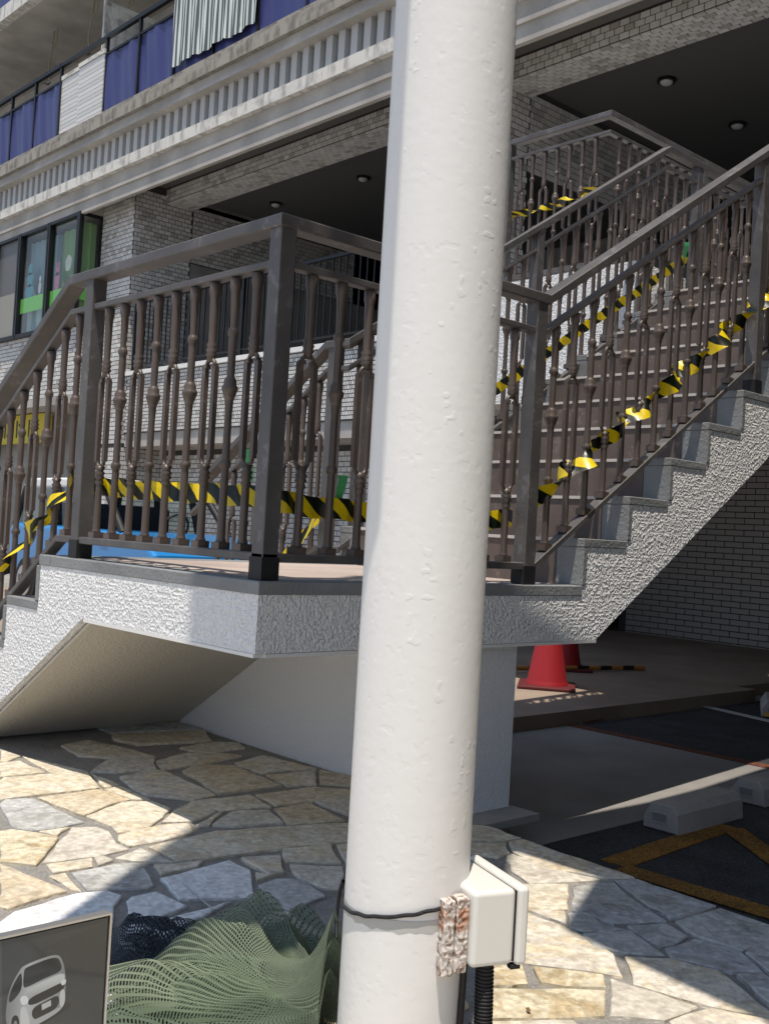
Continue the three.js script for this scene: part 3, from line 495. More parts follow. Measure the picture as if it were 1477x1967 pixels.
part(bld, 'partition_board', [bx(-15.3, -15.27, 7.05, 9.0, -8.95, -7.62), bx(-15.31, -15.26, 7.05, 9.02, -7.619, -7.58)], M.band);
part(bld, 'balcony_door', bx(-13.6, -11.8, 7.04, 9.2, -8.999, -8.97), M.rib); part(bld, 'balcony_door', bx(-11.2, -9.2, 7.04, 9.2, -8.999, -8.97), M.rib);
for (const [x, z] of [[-16.5, -8.0], [-15.75, -8.25], [-18.2, -8.1]]) { const t = thing('drying_pole_bracket', 'bent metal laundry pole bracket hanging from the balcony ceiling', 'bracket', [x, 9.6, z], 0, 'laundry pole brackets under the balcony ceiling'); part(t, 'bracket_arm', [tube([V(0, 0, 0), V(0, -0.3, 0.02), V(-0.06, -0.5, 0.02), V(-0.02, -0.75, 0.05), V(0.02, -0.95, 0.03)], 0.014, 20, 6), tube([V(0.12, 0, 0), V(0.1, -0.25, 0.0), V(0.02, -0.32, 0.02)], 0.012, 12, 6)], mat(L(0.3, 0.25, 0.16), 0.5)); part(t, 'hook', tube([V(0.02, -0.95, 0.03), V(0.05, -1.0, 0.08), V(0.02, -0.98, 0.14)], 0.014, 10, 6), M.iron); }
{ // striped cloth over the balcony rail
  const W = 1.95, H = 1.35, g = new THREE.PlaneGeometry(W, H, 120, 18), p = g.attributes.position;
  for (let i = 0; i < p.count; i++) { const x = p.getX(i), y = p.getY(i), k = (H / 2 - y) / H; p.setZ(i, 0.012 * Math.sin(x * 26) * (0.3 + k) + 0.005 * Math.sin(x * 57 + y * 3)); p.setX(i, x + 0.012 * Math.sin(x * 40 + y * 5)); p.setY(i, y + (k > 0.98 ? 0.02 * Math.sin(x * 9) : 0)); }
  g.computeVertexNormals(); g.translate(-11.83, 7.16 + H / 2, -7.38);
  const t = tex([256, 4], [1.95, 1], (u) => { const s = Math.sin(u * 2 * Math.PI * 24), k = sm(-0.15, 0.25, s); return [0.33 + 0.52 * k, 0.37 + 0.5 * k, 0.37 + 0.48 * k]; }, true);
  solo('striped_cloth', uvm(g), mat(0xffffff, 0.95, { map: t }), 'grey and white striped cloth hanging over the balcony rail', 'cloth');
}
{ // yellow shop sign under the bay
  const t = thing('shop_sign', 'yellow sign board with dark lettering under the tiled bay wall', 'sign');
  part(t, 'board', bx(-21, -17.3, 2.2, 2.7, -8.1, -8.0), mat(L(0.62, 0.5, 0.03), 0.6));
  const k = []; for (const [x, y, w, h] of [[-19.0, 2.3, 0.05, 0.3], [-18.9, 2.32, 0.2, 0.05], [-18.8, 2.44, 0.16, 0.05], [-18.5, 2.3, 0.05, 0.3], [-18.4, 2.5, 0.2, 0.05], [-18.35, 2.3, 0.05, 0.2], [-18.0, 2.3, 0.05, 0.3], [-17.9, 2.42, 0.18, 0.05], [-17.8, 2.3, 0.05, 0.3]]) k.push(bx(x, x + w, y, y + h, -7.999, -7.995));
  part(t, 'lettering', k, M.rubber);
}
// ---------- pole in front, with its box, cord and net ----------
const PX = -1.385, PZ = -1.385, PR = 0.1125;
{
  const t = thing('signpost_pole', 'thick white painted steel pole with lumpy paint standing on the flagstones', 'pole', [PX, 0, PZ]);
  const g = new THREE.CylinderGeometry(PR, PR, 7.2, 72, 60, true); g.translate(0, 3.6 - 0.01, 0); const uv = g.attributes.uv, ps = g.attributes.position;
  for (let i = 0; i < uv.count; i++) uv.setXY(i, Math.round(uv.getX(i) * 72) / 72 * 0.7, ps.getY(i)); 
  part(t, 'shaft', g, M.pole);
  part(t, 'pole_cap', (() => { const c = new THREE.CylinderGeometry(PR, PR, 0.02, 48); c.translate(0, 7.2, 0); return uvm(c); })(), M.pole);
  const band = new THREE.CylinderGeometry(PR + 0.0008, PR + 0.0008, 0.02, 72, 1, true), bp = band.attributes.position; for (let i = 0; i < bp.count; i++) if (bp.getY(i) < 0) bp.setY(i, bp.getY(i) + 0.002 * Math.sin(i * 2.3) + 0.0015 * Math.sin(i * 5.1)); band.rotateX(0.02); band.rotateZ(0.0); 
  band.applyMatrix4(new THREE.Matrix4().makeRotationAxis(V(0.735, 0, 0.678).normalize(), 0)); band.translate(0, 0.311, 0);
  part(t, 'bare_band', uvm(band), mat(L(0.5, 0.49, 0.46), 0.7), 'grey band of older paint below the cord');
  const rust = []; for (const [a, y, s] of [[0.95, 0.13, 0.008], [1.03, 0.125, 0.006], [1.0, 0.12, 0.005]]) { const q = new THREE.SphereGeometry(s, 8, 6); q.scale(1, 1.2, 0.4); q.rotateY(a); q.translate(Math.sin(a) * PR, y, Math.cos(a) * PR); rust.push(uvm(q)); }
  part(t, 'rust_spot', rust, mat(L(0.35, 0.17, 0.06), 0.95));
}
{ // cord
  const pts = []; for (let i = 0; i < 40; i++) { const a = i / 40 * Math.PI * 2, r = PR + 0.004; const x = Math.cos(a) * r, z = Math.sin(a) * r, s = (x * 0.678 - z * 0.735) / r; pts.push(V(PX + x, 0.331 + 0.022 * s + 0.001 * Math.sin(a * 17), PZ + z)); }
  solo('cord', tube(pts, 0.0034, 120, 6, true), mat(L(0.02, 0.02, 0.022), 0.9, { bumpMap: tCloth, bumpScale: 0.001 }), 'thin black cord tied round the white pole', 'cord');
}
{ // meter box
  const d = V(0.337, 0, -0.94).normalize(), wd = V(0.94, 0, 0.337).normalize(), c = V(-1.207, 0.312, -1.44).addScaledVector(wd, -0.095).addScaledVector(d, 0.0);
  const t = thing('meter_box', 'small cream plastic electric box with a lid, bolted to the white pole', 'electric box', [c.x, 0, c.z], Math.atan2(-d.z, d.x));
  const pl = new THREE.MeshPhysicalMaterial({ color: L(0.74, 0.73, 0.68), roughness: 0.35, side: THREE.DoubleSide });
  part(t, 'box_body', rbx(-0.052, 0.032, 0.243, 0.375, -0.095, 0.095, 0.01, 3), pl);
  part(t, 'lid', rbx(0.035, 0.058, 0.24, 0.378, -0.098, 0.098, 0.009, 3), pl);
  part(t, 'seam', bx(0.031, 0.036, 0.248, 0.37, -0.09, 0.09), M.rubber);
  const rustT = tex(128, 0.12, (u, v) => { const k = fbm(u, v, 14, 401, 4), q = sm(0.52, 0.66, k), o = sm(0.6, 0.7, fbm(u, v, 5, 407, 3)); return [0.84 - 0.34 * q - 0.1 * o, 0.79 - 0.4 * q - 0.28 * o, 0.74 - 0.42 * q - 0.36 * o].map(x => 0.25 + 0.7 * x); }, true);
  part(t, 'bracket', [rbx(-0.076, -0.0525, 0.232, 0.362, 0.052, 0.082, 0.004, 1), rbx(-0.1, -0.0765, 0.226, 0.357, 0.045, 0.077, 0.004, 1)], mat(0xffffff, 0.95, { map: rustT, bumpMap: tStucco, bumpScale: 0.006 }), 'rust-stained bracket with flaking paint');
  part(t, 'screw', rbx(0.03, 0.05, 0.232, 0.2405, 0.075, 0.09, 0.002, 1), M.rubber);
}
{ const pts = [V(-1.238, 0.245, -1.442), V(-1.236, 0.15, -1.444), V(-1.24, 0.06, -1.45), V(-1.262, -0.005, -1.47)], c = new THREE.CatmullRomCurve3(pts), parts = [tube(pts, 0.0145, 24, 10)];
  for (let i = 0; i < 44; i++) { const p = c.getPoint(i / 44), q = new THREE.TorusGeometry(0.015, 0.0022, 5, 14); q.rotateX(Math.PI / 2); q.translate(p.x, p.y, p.z); parts.push(uvm(q)); }
  solo('conduit', parts, M.rubber, 'black corrugated cable conduit running down from the electric box', 'conduit'); }
solo('cable', tube([V(-1.27, 0.235, -1.425), V(-1.272, 0.12, -1.424), V(-1.275, -0.005, -1.423)], 0.0065, 16, 8), M.rubber, 'straight black cable beside the white pole', 'cable');
// net bundle
const netTex = (n, w) => tex(64, 1 / n, (u, v) => (Math.abs(u - 0.5) < w || Math.abs(v - 0.5) < w) ? 1 : 0);
function netHeap(T, dir, spread, len, Hs, folds, ph, lay) {
  const nr = 70, nt = 110, pos = [], uv = [], idx = [];
  for (let i = 0; i <= nr; i++) for (let j = 0; j <= nt; j++) {
    const r = i / nr, q = j / nt * 2 - 1, ang = dir + q * spread * sm(-0.2, 0.5, r), R = 0.02 + len * r * (1 + 0.12 * Math.sin(q * 5 + ph) + 0.06 * Math.sin(q * 13 + ph));
    const dome = Math.pow(Math.max(0, 1 - q * q), 0.5), base = Hs(r), rg = (f, s, k) => 1 - Math.abs(2 * vn((q * 0.5 + 0.5 + 0.11 * k * r) * 0.9 + 0.03, r * 0.24 * k + 0.1, f, s) - 1);
    const fold = (0.014 + 0.05 * sm(0.05, 0.5, r)) * (1.0 * rg(folds, 11 + lay, 1) + 0.4 * rg(folds * 2, 23 + lay, 1.4) - 0.75) + 0.05 * sm(0.1, 0.5, r) * (vn(q * 0.5 + 0.5, r, 3, 5 + lay) - 0.4);
    let y = base * (0.25 + 0.75 * dome) + fold * (0.3 + dome) * (1 - 0.55 * sm(0.75, 1, r)); const lat = 0.03 * (1 - sm(0, 0.25, r));
    y = Math.max(0.006 + lay * 0.006, y);
    pos.push(T.x + Math.cos(ang) * R - Math.sin(ang) * lat * q, y - 0.03 * q * q * (1 - sm(0, 0.2, r)), T.z + Math.sin(ang) * R + Math.cos(ang) * lat * q); uv.push(r * len * 1.15, q * 0.36 + 0.05 * r * Math.sin(q * 4));
  }
  for (let i = 0; i < nr; i++) for (let j = 0; j < nt; j++) { const a = i * (nt + 1) + j; idx.push(a, a + 1, a + nt + 1, a + 1, a + nt + 2, a + nt + 1); }
  const g = new THREE.BufferGeometry(); g.setAttribute('position', new THREE.Float32BufferAttribute(pos, 3)); g.setAttribute('uv', new THREE.Float32BufferAttribute(uv, 2)); g.setIndex(idx); g.computeVertexNormals(); return g;
}
{
  const t = thing('green_net', 'bunched green mesh netting tied to the foot of the white pole', 'net');
  const gm = (c, n, w) => mat(c, 0.85, { alphaMap: netTex(n, w), transparent: true, alphaTest: 0.5 });
  const H = r => 0.315 * (1 - sm(-0.1, 0.3, r)) + 0.115 * sm(0.02, 0.3, r) * (1 - sm(0.55, 1.0, r)) + 0.008;
  const T = V(-1.478, 0, -1.315);
  part(t, 'net_layer', netHeap(T, Math.PI + 0.1, 0.74, 0.56, H, 7, 0.4, 2), gm(L(0.17, 0.205, 0.135), 150, 0.16));
  part(t, 'net_layer', netHeap(T, Math.PI + 0.05, 0.7, 0.53, r => 0.82 * H(r), 6, 2.1, 1), gm(L(0.13, 0.17, 0.105), 140, 0.2));
  part(t, 'net_layer', netHeap(T, Math.PI - 0.1, 0.85, 0.46, r => 0.6 * H(r), 5, 4.4, 0), gm(L(0.08, 0.11, 0.07), 130, 0.24));
  part(t, 'tie', tube([V(-1.475, 0.34, -1.31), V(-1.50, 0.31, -1.325), V(-1.505, 0.26, -1.325), V(-1.49, 0.23, -1.315)], 0.004, 16, 6), M.rubber);
  const d = solo('dark_net', netHeap(V(-1.88, 0, -1.33), Math.PI - 0.15, 1.0, 0.3, r => 0.055 * (1 - sm(0.5, 1, r)), 8, 1.3, 0), gm(L(0.018, 0.024, 0.034), 130, 0.25), 'dark blue mesh netting lying flat beside the green net', 'net');
}
{ // dry leaves and grit at the pole foot
  const g = new THREE.PlaneGeometry(0.02, 0.012, 2, 1), p = g.attributes.position; for (let i = 0; i < p.count; i++) p.setZ(i, Math.abs(p.getX(i)) * 0.4); g.rotateX(-Math.PI / 2); g.computeVertexNormals();
  const im = shade(new THREE.InstancedMesh(g, mat(0xffffff, 0.9), 160)), m4 = new THREE.Matrix4(), q = new THREE.Quaternion();
  for (let i = 0; i < 160; i++) { const a = rr(1.6, 4.4), r = PR + 0.01 + Math.abs(rr(-0.13, 0.13)) + (i % 9 === 0 ? rr(0, 0.3) : 0); q.setFromEuler(new THREE.Euler(rr(-0.3, 0.3), rr(0, 6), rr(-0.3, 0.3))); m4.compose(V(PX + Math.cos(a) * r, rr(0.004, 0.012), PZ + Math.sin(a) * r * -1 * 1), q, V(1, 1, 1).multiplyScalar(rr(0.5, 1.4))); im.setMatrixAt(i, m4); im.setColorAt(i, [L(0.16, 0.1, 0.05), L(0.22, 0.16, 0.09), L(0.1, 0.075, 0.05)][i % 3]); }
  im.name = 'leaf_litter'; im.userData = { kind: 'stuff', label: 'dry brown leaves gathered at the pole foot', category: 'leaves' }; scene.add(im);
}
solo('string', tube([V(-2.474, 0.004, -1.613), V(-2.40, 0.004, -1.598), V(-2.33, 0.004, -1.583), V(-2.25, 0.005, -1.568)], 0.002, 16, 5), M.white, 'thin white string lying on a pale flagstone by the net', 'string');
{ // framed picture panel standing on the pavement
  const W = 0.46, H = 0.312, t = thing('picture_panel', 'framed picture board of a white minivan in a dark garage, standing on the flagstones', 'board', [-1.6, 0, -0.675]);
  const cv = document.createElement('canvas'); cv.width = 1024; cv.height = 700; const c = cv.getContext('2d');
  const poly = (f, ...p) => { c.fillStyle = f; c.beginPath(); p.forEach(([x, y], i) => i ? c.lineTo(x, y) : c.moveTo(x, y)); c.closePath(); c.fill(); };
  c.fillStyle = '#43484a'; c.fillRect(0, 0, 1024, 700);
  poly('#595d5d', [0, 0], [610, 0], [640, 420], [0, 520]); poly('#3c4143', [760, 60], [1024, 20], [1024, 430], [780, 330]);
  poly('#5e605e', [0, 500], [640, 400], [800, 360], [1024, 470], [1024, 700], [0, 700]); poly('#4a4d4d', [700, 400], [860, 360], [1024, 440], [1024, 560]);
  const gr = (x0, y0, x1, y1, ...st) => { const g = c.createLinearGradient(x0, y0, x1, y1); st.forEach((s, i) => g.addColorStop(i / (st.length - 1), s)); return g; };
  const blob = (f, pts) => { c.fillStyle = f; c.beginPath(); const n = pts.length, mid = (a, b) => [(a[0] + b[0]) / 2, (a[1] + b[1]) / 2]; let m = mid(pts[n - 1], pts[0]); c.moveTo(...m); for (let i = 0; i < n; i++) { m = mid(pts[i], pts[(i + 1) % n]); c.quadraticCurveTo(pts[i][0], pts[i][1], ...m); } c.closePath(); c.fill(); };
  blob('#2c2f30', [[640, 340], [720, 372], [880, 318], [900, 300], [860, 280], [650, 300]]);
  blob(gr(650, 0, 860, 0, '#8d9496', '#c4c9ca', '#a4aaab', '#8f9698'), [[642, 250], [650, 180], [684, 122], [700, 108], [820, 92], [848, 120], [866, 190], [868, 290], [850, 318], [720, 356], [700, 360], [660, 330], [644, 300]]);
  blob(gr(0, 110, 0, 190, '#1f2426', '#3a4245'), [[700, 128], [708, 118], [822, 102], [842, 132], [850, 166], [780, 176], [712, 196], [700, 186]]);
  blob('#23292b', [[650, 210], [664, 170], [686, 134], [694, 140], [698, 196], [672, 226], [652, 236]]);
  blob(gr(0, 190, 0, 240, '#d5dadb', '#aab0b1'), [[704, 206], [790, 182], [858, 170], [864, 204], [800, 222], [716, 240], [704, 236]]);
  blob('#191d1f', [[720, 238], [790, 222], [862, 206], [864, 236], [800, 254], [728, 268]]);
  blob('#eef2f3', [[690, 224], [712, 220], [726, 238], [722, 256], [700, 256]]); blob('#e6ebec', [[844, 202], [866, 196], [868, 216], [852, 224]]);
  blob('#d9dedf', [[694, 262], [714, 260], [730, 300], [738, 338], [716, 350], [702, 344]]); blob('#cfd4d5', [[842, 240], [864, 232], [870, 290], [850, 312]]);
  blob('#24292b', [[736, 276], [796, 262], [842, 250], [846, 296], [800, 314], [748, 326]]); poly('#c9cdcc', [776, 272], [812, 264], [814, 286], [779, 294]); blob('#b9bfc0', [[730, 326], [800, 312], [852, 298], [856, 312], [800, 334], [728, 352]]);
  blob('#121415', [[664, 292], [680, 282], [694, 300], [698, 350], [684, 366], [668, 344]]); blob('#8a9193', [[674, 306], [686, 304], [690, 336], [682, 350], [674, 334]]);
  c.fillStyle = '#c8c8c4'; c.fillRect(972, 560, 12, 100); c.fillRect(986, 560, 5, 100);
  const ct = new THREE.CanvasTexture(cv); ct.colorSpace = THREE.SRGBColorSpace;
  const pg = new THREE.PlaneGeometry(W - 0.012, H - 0.012); pg.rotateY(Math.PI / 2); pg.translate(0.0062, H / 2 + 0.015, 0);
  part(t, 'picture', pg, new THREE.MeshPhysicalMaterial({ map: ct, color: L(0.8, 0.8, 0.8), roughness: 0.3, clearcoat: 0.6, clearcoatRoughness: 0.05 }));
  part(t, 'back_board', bx(-0.008, 0.005, 0.016, H + 0.014, -W / 2 + 0.002, W / 2 - 0.002), M.frame);
  const fr = mat(L(0.55, 0.55, 0.54), 0.3, { metalness: 0.8 });
  part(t, 'frame', [bx(-0.009, 0.008, 0.012, 0.018, -W / 2, W / 2), bx(-0.009, 0.008, H + 0.012, H + 0.0155, -W / 2, W / 2), bx(-0.009, 0.008, 0.018, H + 0.012, -W / 2 - 0.001, -W / 2 + 0.003), bx(-0.009, 0.008, 0.018, H + 0.012, W / 2 - 0.003, W / 2 + 0.001)], fr);
  for (const z of [-0.15, 0.15]) part(t, 'foot', bx(-0.07, 0.05, 0.001, 0.012, z - 0.015, z + 0.015), M.frame);
}
// ---------- wheel stops, cone, bar ----------
function wheelStop(x, z, len, label, y = -0.118) {
  const t = thing('wheel_stop', label, 'wheel stop', [x, y, z], 0, 'concrete wheel stops of the parking bays');
  const s = new THREE.Shape([[-0.08, 0], [0.08, 0], [0.072, 0.075], [0.05, 0.105], [-0.045, 0.105], [-0.08, 0.05]].map(p => new THREE.Vector2(...p)));
  const g = new THREE.ExtrudeGeometry(s, { depth: len - 0.012, bevelEnabled: true, bevelThickness: 0.006, bevelSize: 0.005, bevelOffset: -0.005, bevelSegments: 2 }); g.translate(0, 0, -len / 2 + 0.006);
  part(t, 'block', uvm(g), M.blockConc);
  const r = part(t, 'end_recess', [bx(-0.04, 0.03, 0.03, 0.034, len / 2 - 0.001, len / 2 + 0.0055), bx(-0.04, 0.03, 0.066, 0.07, len / 2 - 0.001, len / 2 + 0.0055), bx(-0.04, -0.036, 0.034, 0.066, len / 2 - 0.001, len / 2 + 0.0055), bx(0.026, 0.03, 0.034, 0.066, len / 2 - 0.001, len / 2 + 0.0055)], M.blockConc);
  part(t, 'recess_face', bx(-0.036, 0.026, 0.034, 0.066, len / 2 - 0.004, len / 2 + 0.0012), mat(L(0.2, 0.2, 0.2), 0.95));
  return t;
}
wheelStop(-2.30, -3.93, 0.5, 'concrete wheel stop beside the orange hatching, next to the flagstone kerb'); wheelStop(-2.34, -4.68, 0.5, 'concrete wheel stop standing behind another, its top in sunlight');
{ const t = wheelStop(-3.62, -7.15, 0.55, 'concrete wheel stop with a yellow reflector deep under the building'); t.rotation.y = 0.5; part(t, 'reflector', bx(-0.06, 0.06, 0.005, 0.03, 0.276, 0.29), mat(L(0.6, 0.35, 0.03), 0.5)); }
{
  const mk = (label, x, z) => { const t = thing('traffic_cone', label, 'traffic cone', [x, -0.0395, z], rr(0, 1), 'red traffic cones under the stairs');
    const m = mat(L(0.36, 0.016, 0.022), 0.55); const g = new THREE.LatheGeometry([[0.15, 0.02], [0.145, 0.045], [0.138, 0.06], [0.03, 0.66], [0.024, 0.68], [0, 0.685]].map(p => new THREE.Vector2(...p)), 32); part(t, 'cone_body', uvm(g), m); part(t, 'cone_base', rbx(-0.2, 0.2, 0.001, 0.024, -0.2, 0.2, 0.008, 2), mat(L(0.1, 0.01, 0.012), 0.7)); return t; };
  mk('red traffic cone on the edge of the walkway platform', -4.72, -6.0); mk('red traffic cone farther back, half hidden behind another cone', -5.35, -7.0);
  const a = V(-5.6, 0.1, -6.2), b = V(-5.02, -0.01, -7.7), t = thing('cone_bar', 'black and orange striped bar lying across the walkway behind the cone', 'bar'), n = 12;
  const A = V(-5.35, 0.0, -6.25), B = V(-5.05, -0.02, -7.7); for (let i = 0; i < n; i++) part(t, 'bar_segment', rod(A.clone().lerp(B, i / n), A.clone().lerp(B, (i + 1) / n), 0.019, 10), i % 2 ? mat(L(0.5, 0.22, 0.05), 0.6) : M.rubber);
}
// ---------- hazard tape ----------
const stripes = tex([256, 128], [0.13, 0.055], (u, v) => ((u + v * 0.75) % 1) < 0.5 ? [0.93, 0.82, 0.06] : [0.06, 0.1, 0.05], true);
const tapeM = new THREE.MeshPhysicalMaterial({ map: stripes, roughness: 0.35, transmission: 0.15, thickness: 0, side: THREE.DoubleSide });
const greenTape = mat(L(0.08, 0.42, 0.16), 0.6);
function tape(label, pts, w = 0.055, twist = () => 0, wob = 0.012) {
  const c = new THREE.CatmullRomCurve3(pts, false, 'centripetal'), len = c.getLength(), n = Math.ceil(len / 0.02), pos = [], uv = [], idx = [];
  for (let i = 0; i <= n; i++) {
    const t = i / n, p = c.getPointAt(t), d = c.getTangentAt(t), side = V(-d.z, 0, d.x).normalize(), up = V(0, 1, 0), s = t * len, a = twist(s);
    const nrm = side.clone().multiplyScalar(Math.sin(a)).addScaledVector(up, Math.cos(a)), o = wob * Math.sin(s * 27 + 1) + wob * 0.6 * Math.sin(s * 58);
    for (const k of [-0.5, 0, 0.5]) { const cr = 0.006 * Math.sin(s * 70 + k * 3); pos.push(p.x + nrm.x * w * k + side.x * (o + cr), p.y + nrm.y * w * k + 0.003 * Math.sin(s * 33), p.z + nrm.z * w * k + side.z * (o + cr)); uv.push(s, k * 0.055 + 0.0275); }
    if (i) { const b = (i - 1) * 3; for (const q of [0, 1]) idx.push(b + q, b + q + 1, b + q + 3, b + q + 1, b + q + 4, b + q + 3); }
  }
  const g = new THREE.BufferGeometry(); g.setAttribute('position', new THREE.Float32BufferAttribute(pos, 3)); g.setAttribute('uv', new THREE.Float32BufferAttribute(uv, 2)); g.setIndex(idx); g.computeVertexNormals();
  return solo('hazard_tape', g, tapeM, label, 'hazard tape');
}
const weave = (a, b, n, off, sag = 0) => { const o = [], d = b.clone().sub(a), s = V(-d.z, 0, d.x).normalize(); for (let i = 0; i <= n; i++) { const t = i / n; o.push(a.clone().lerp(b, t).addScaledVector(s, off * (i % 2 ? 1 : -1)).add(V(0, -sag * 4 * t * (1 - t), 0))); } return o; };
tape('yellow and black tape strung behind the balusters of the landing front', [V(-3.74, 1.10, RZ - 0.05), V(-3.3, 1.085, RZ - 0.06), V(-2.95, 1.08, RZ - 0.05), V(-2.62, 1.07, RZ - 0.06)], 0.068, s => 0.25 * Math.sin(s * 6), 0.012);
tape('yellow and black tape tied across the landing corner side', [V(-2.60, 1.06, -1.95), V(-2.60, 1.05, -2.2), V(-2.60, 1.05, -2.5), V(-2.6, 1.05, -2.9), V(-2.58, 1.07, -3.03)], 0.068, s => 0.15 * Math.sin(s * 5), 0.01);
tape('yellow and black tape woven through the balusters of the upper flight', weave(V(RX, 1.13, -3.1), V(RX, 2.64, -5.4), 24, 0.034), 0.085, s => 0.75 * Math.sin(s * 13), 0.0);
tape('yellow and black tape pulled straight along the inner railing of the upper flight', weave(V(-3.88, 1.56, -3.95), V(-3.88, 2.93, -6.18), 4, 0.008), 0.075, () => 0.1, 0.004);
tape('yellow and black tape woven through the balusters of the lower flight', weave(V(-3.76, 1.13, RZ), V(-4.75, 0.5, RZ), 12, 0.03), 0.06, s => 0.9 * Math.sin(s * 12), 0.0);
tape('yellow and black tape slanting across the back of the landing', [V(-3.85, 1.12, -3.2), V(-4.05, 0.98, -3.24), V(-4.4, 0.74, -3.26)], 0.065, () => 0.1, 0.004);
tape('yellow and black tape hanging on the terrace corner railing', weave(V(-5.1, 3.33, -5.76), V(-4.3, 3.38, -5.76), 8, 0.03, 0.03), 0.05, s => 1.2 * Math.sin(s * 16), 0);
for (const [p, ry, l] of [[V(-3.86, 2.96, -6.12), 1.2, 'green tape scrap at the top of the inner railing tape'], [V(-2.72, 1.17, RZ - 0.05), 0.2, 'green tape scrap hanging on the landing front balusters'], [V(-2.6, 1.11, -2.2), 1.5, 'green tape scrap on the landing corner side tape'], [V(-3.69, 1.17, RZ - 0.05), 0.1, 'green tape scrap behind the landing post beside the lower flight']]) { const g = new THREE.PlaneGeometry(0.04, 0.1, 3, 4), q = g.attributes.position; for (let i = 0; i < q.count; i++) { q.setZ(i, 0.01 * Math.sin(q.getY(i) * 40)); q.setX(i, q.getX(i) * (0.6 + 4 * (q.getY(i) + 0.05))); } g.rotateY(ry); g.computeVertexNormals(); const o = solo('tape_scrap', uvm(g), greenTape, l, 'tape'); o.position.copy(p); }
// ---------- blue car and odds and ends behind the lower flight ----------
{
  const t = thing('parked_car', 'small bright blue car with a white roof parked behind the lower flight', 'car', [-11.25, -0.12, -6.35]);
  const blue = new THREE.MeshPhysicalMaterial({ color: L(0.02, 0.22, 0.55), roughness: 0.3, clearcoat: 0.8, clearcoatRoughness: 0.1, side: THREE.DoubleSide });
  const ex = (pts, w, b = 0.05) => { const s = new THREE.Shape(pts.map(p => new THREE.Vector2(...p))), g = new THREE.ExtrudeGeometry(s, { depth: w - 2 * b, bevelEnabled: true, bevelThickness: b, bevelSize: b, bevelOffset: -b, bevelSegments: 4 }); g.translate(0, 0, -w / 2 + b); return uvm(g); };
  part(t, 'body', ex([[-1.72, 0.3], [-1.75, 0.9], [-1.65, 0.98], [1.0, 0.96], [1.55, 0.88], [1.76, 0.74], [1.8, 0.34], [1.7, 0.24], [-1.6, 0.24]], 1.48, 0.06), blue);
  part(t, 'roof', ex([[-1.58, 1.44], [-1.45, 1.53], [0.3, 1.54], [0.52, 1.47], [0.5, 1.43], [-1.55, 1.41]], 1.34, 0.03), mat(L(0.8, 0.8, 0.78), 0.3));
  for (const z of [-0.66, 0.66]) { for (const [a, b] of [[[-1.7, 0.95], [-1.52, 1.43]], [[-0.6, 0.96], [-0.58, 1.43]], [[0.35, 0.95], [0.2, 1.43]], [[1.02, 0.94], [0.46, 1.46]]]) part(t, 'pillar', rod(V(a[0], a[1], z * 1.04), V(b[0], b[1], z * 0.97), 0.04, 8), M.rubber); const g = new THREE.PlaneGeometry(2.0, 0.47); g.translate(-0.6, 1.19, z * 1.0); part(t, 'side_window', uvm(g), new THREE.MeshPhysicalMaterial({ color: L(0.75, 0.87, 0.8), roughness: 0.02, transmission: 1, thickness: 0, side: THREE.DoubleSide })); }
  for (const x of [-0.45, 0.75]) part(t, 'door_handle', rbx(x - 0.1, x + 0.08, 0.84, 0.87, 0.735, 0.765, 0.01, 2), blue);
  for (const x of [-1.05, -0.1]) part(t, 'seat', rbx(x - 0.1, x + 0.12, 0.5, 1.25, -0.5, 0.5, 0.06, 2), M.rubber);
  part(t, 'steering_wheel', (() => { const g = new THREE.TorusGeometry(0.17, 0.016, 6, 24); g.rotateY(Math.PI / 2); g.rotateZ(-0.4); g.translate(0.45, 1.02, -0.3); return uvm(g); })(), M.rubber);
  for (const [x, z] of [[-1.15, 0.68], [1.2, 0.68], [-1.15, -0.68], [1.2, -0.68]]) { const g = new THREE.CylinderGeometry(0.28, 0.28, 0.17, 28); g.rotateX(Math.PI / 2); g.translate(x, 0.28, z); const w = part(t, 'wheel', uvm(g), M.rubber); const q = new THREE.CylinderGeometry(0.19, 0.19, 0.02, 20); q.rotateX(Math.PI / 2); q.translate(x, 0.28, z * 1.14); part(w, 'rim', uvm(q), mat(L(0.5, 0.5, 0.5), 0.3, { metalness: 0.7 })); }
}
{ const t = thing('slatted_crate', 'bright blue slatted plastic crate standing behind the landing', 'crate', [-6.9, -0.04, -5.4], 0.3); const bl = mat(L(0.03, 0.3, 0.6), 0.5); for (let i = 0; i < 9; i++) part(t, 'slat', rbx(-0.5 + i * 0.12, -0.44 + i * 0.12, 0.03, 0.72, 0.22, 0.245, 0.006, 1), bl); part(t, 'crate_frame', [bx(-0.52, 0.54, 0.001, 0.03, -0.25, 0.25), bx(-0.52, 0.54, 0.72, 0.75, 0.2, 0.25), bx(-0.52, 0.54, 0.03, 0.75, -0.25, -0.22)], bl); }
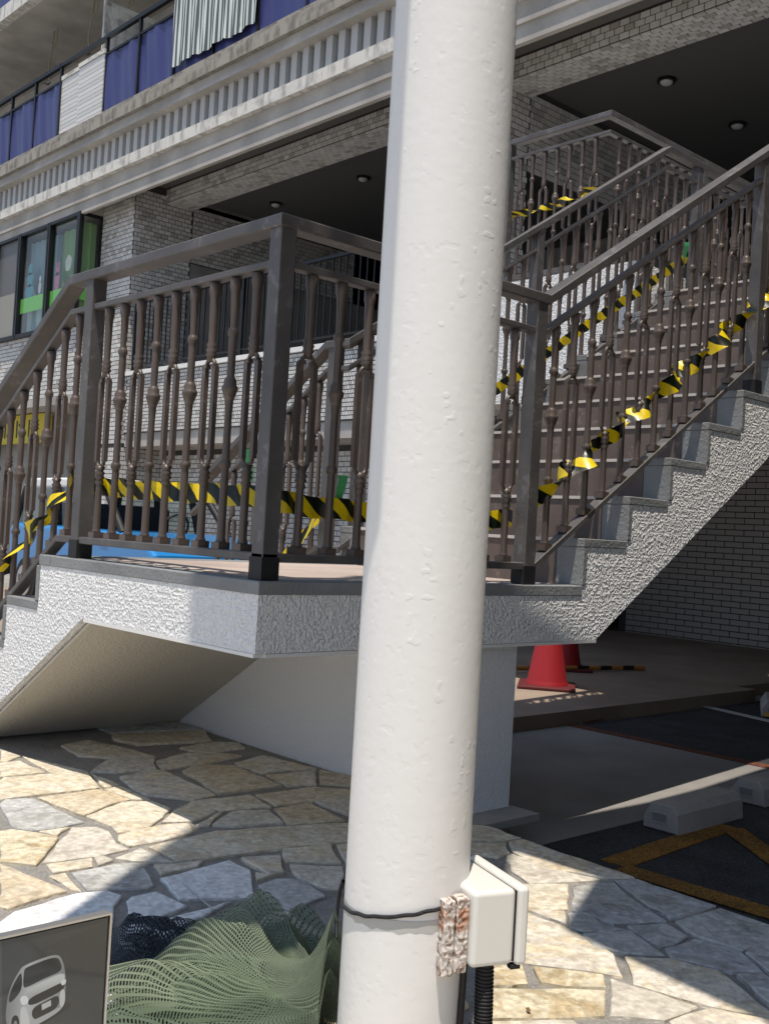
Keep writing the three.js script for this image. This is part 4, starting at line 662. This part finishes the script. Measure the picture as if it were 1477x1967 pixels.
{ const t = thing('utility_cabinet', 'light grey metal utility cabinet standing behind the landing railing', 'cabinet', [-5.95, -0.04, -5.9], 0.4); part(t, 'cabinet_body', rbx(-0.14, 0.14, 0.02, 1.3, -0.14, 0.14, 0.03, 3), mat(L(0.5, 0.52, 0.54), 0.5)); part(t, 'cabinet_base', bx(-0.16, 0.16, 0.001, 0.02, -0.16, 0.16), M.blockConc); }
// ---------- unseen shade casters: a panel and a flat roof, shaped to throw the foreground shadows ----------
{
  const a = [0.595, 0.804], n = [0.804, -0.595], at = (o, k) => V(a[0] * k + n[0] * o, 0, a[1] * k + n[1] * o), p = at(-1.21, -1.5), q = at(-0.36, -1.5), c = p.clone().add(q).multiplyScalar(0.5), W = 0.85;
  const t = thing('shade_panel', 'tall plain panel added out of view above the pavement to cast its shadow', 'sign', [c.x, 0, c.z], Math.atan2(-n[1], n[0]));
  part(t, 'panel', bx(-W / 2, W / 2, 2.35, 7.25, -0.04, 0.04), mat(L(0.6, 0.6, 0.6), 0.6)); part(t, 'arm', bx(-0.04, 0.75, 6.9, 6.98, -0.56, -0.5), M.iron); part(t, 'arm', bx(-0.04, 0.04, 6.8, 7.0, -0.5, -0.041), M.iron);  // added out of view, sized to the shadow it throws
}
{
  const H = 3.3, k = [0.17 * H, 0.23 * H], gp = [[-2.66, -2.62], [-1.86, -2.66], [-1.66, -2.235], [-1.3, -2.19], [-1.05, -2.165], [4.5, -1.9], [4.5, -8.9], [-2.85, -8.9], [-2.64, -5.1], [-2.575, -4.45], [-2.555, -4.0], [-2.575, -3.6], [-2.61, -3.2]];  // added roof: its outline is the ground shadow carried up along the sun
  const s = new THREE.Shape(gp.map(p => new THREE.Vector2(p[0] + k[0], -(p[1] + k[1])))), g = new THREE.ExtrudeGeometry(s, { depth: 0.12, bevelEnabled: false }); g.rotateX(-Math.PI / 2); g.translate(0, H, 0);
  const t = thing('shade_roof', 'flat roof added out of view over the parking bays to shade them', 'roof'); part(t, 'roof_sheet', uvm(g), M.concrete); for (const [x, z] of [[4.9, -1.3], [4.9, -6]]) part(t, 'roof_post', bx(x - 0.06, x + 0.06, -0.12, H, z - 0.06, z + 0.06), M.iron);
}
renderer.render(scene, camera);
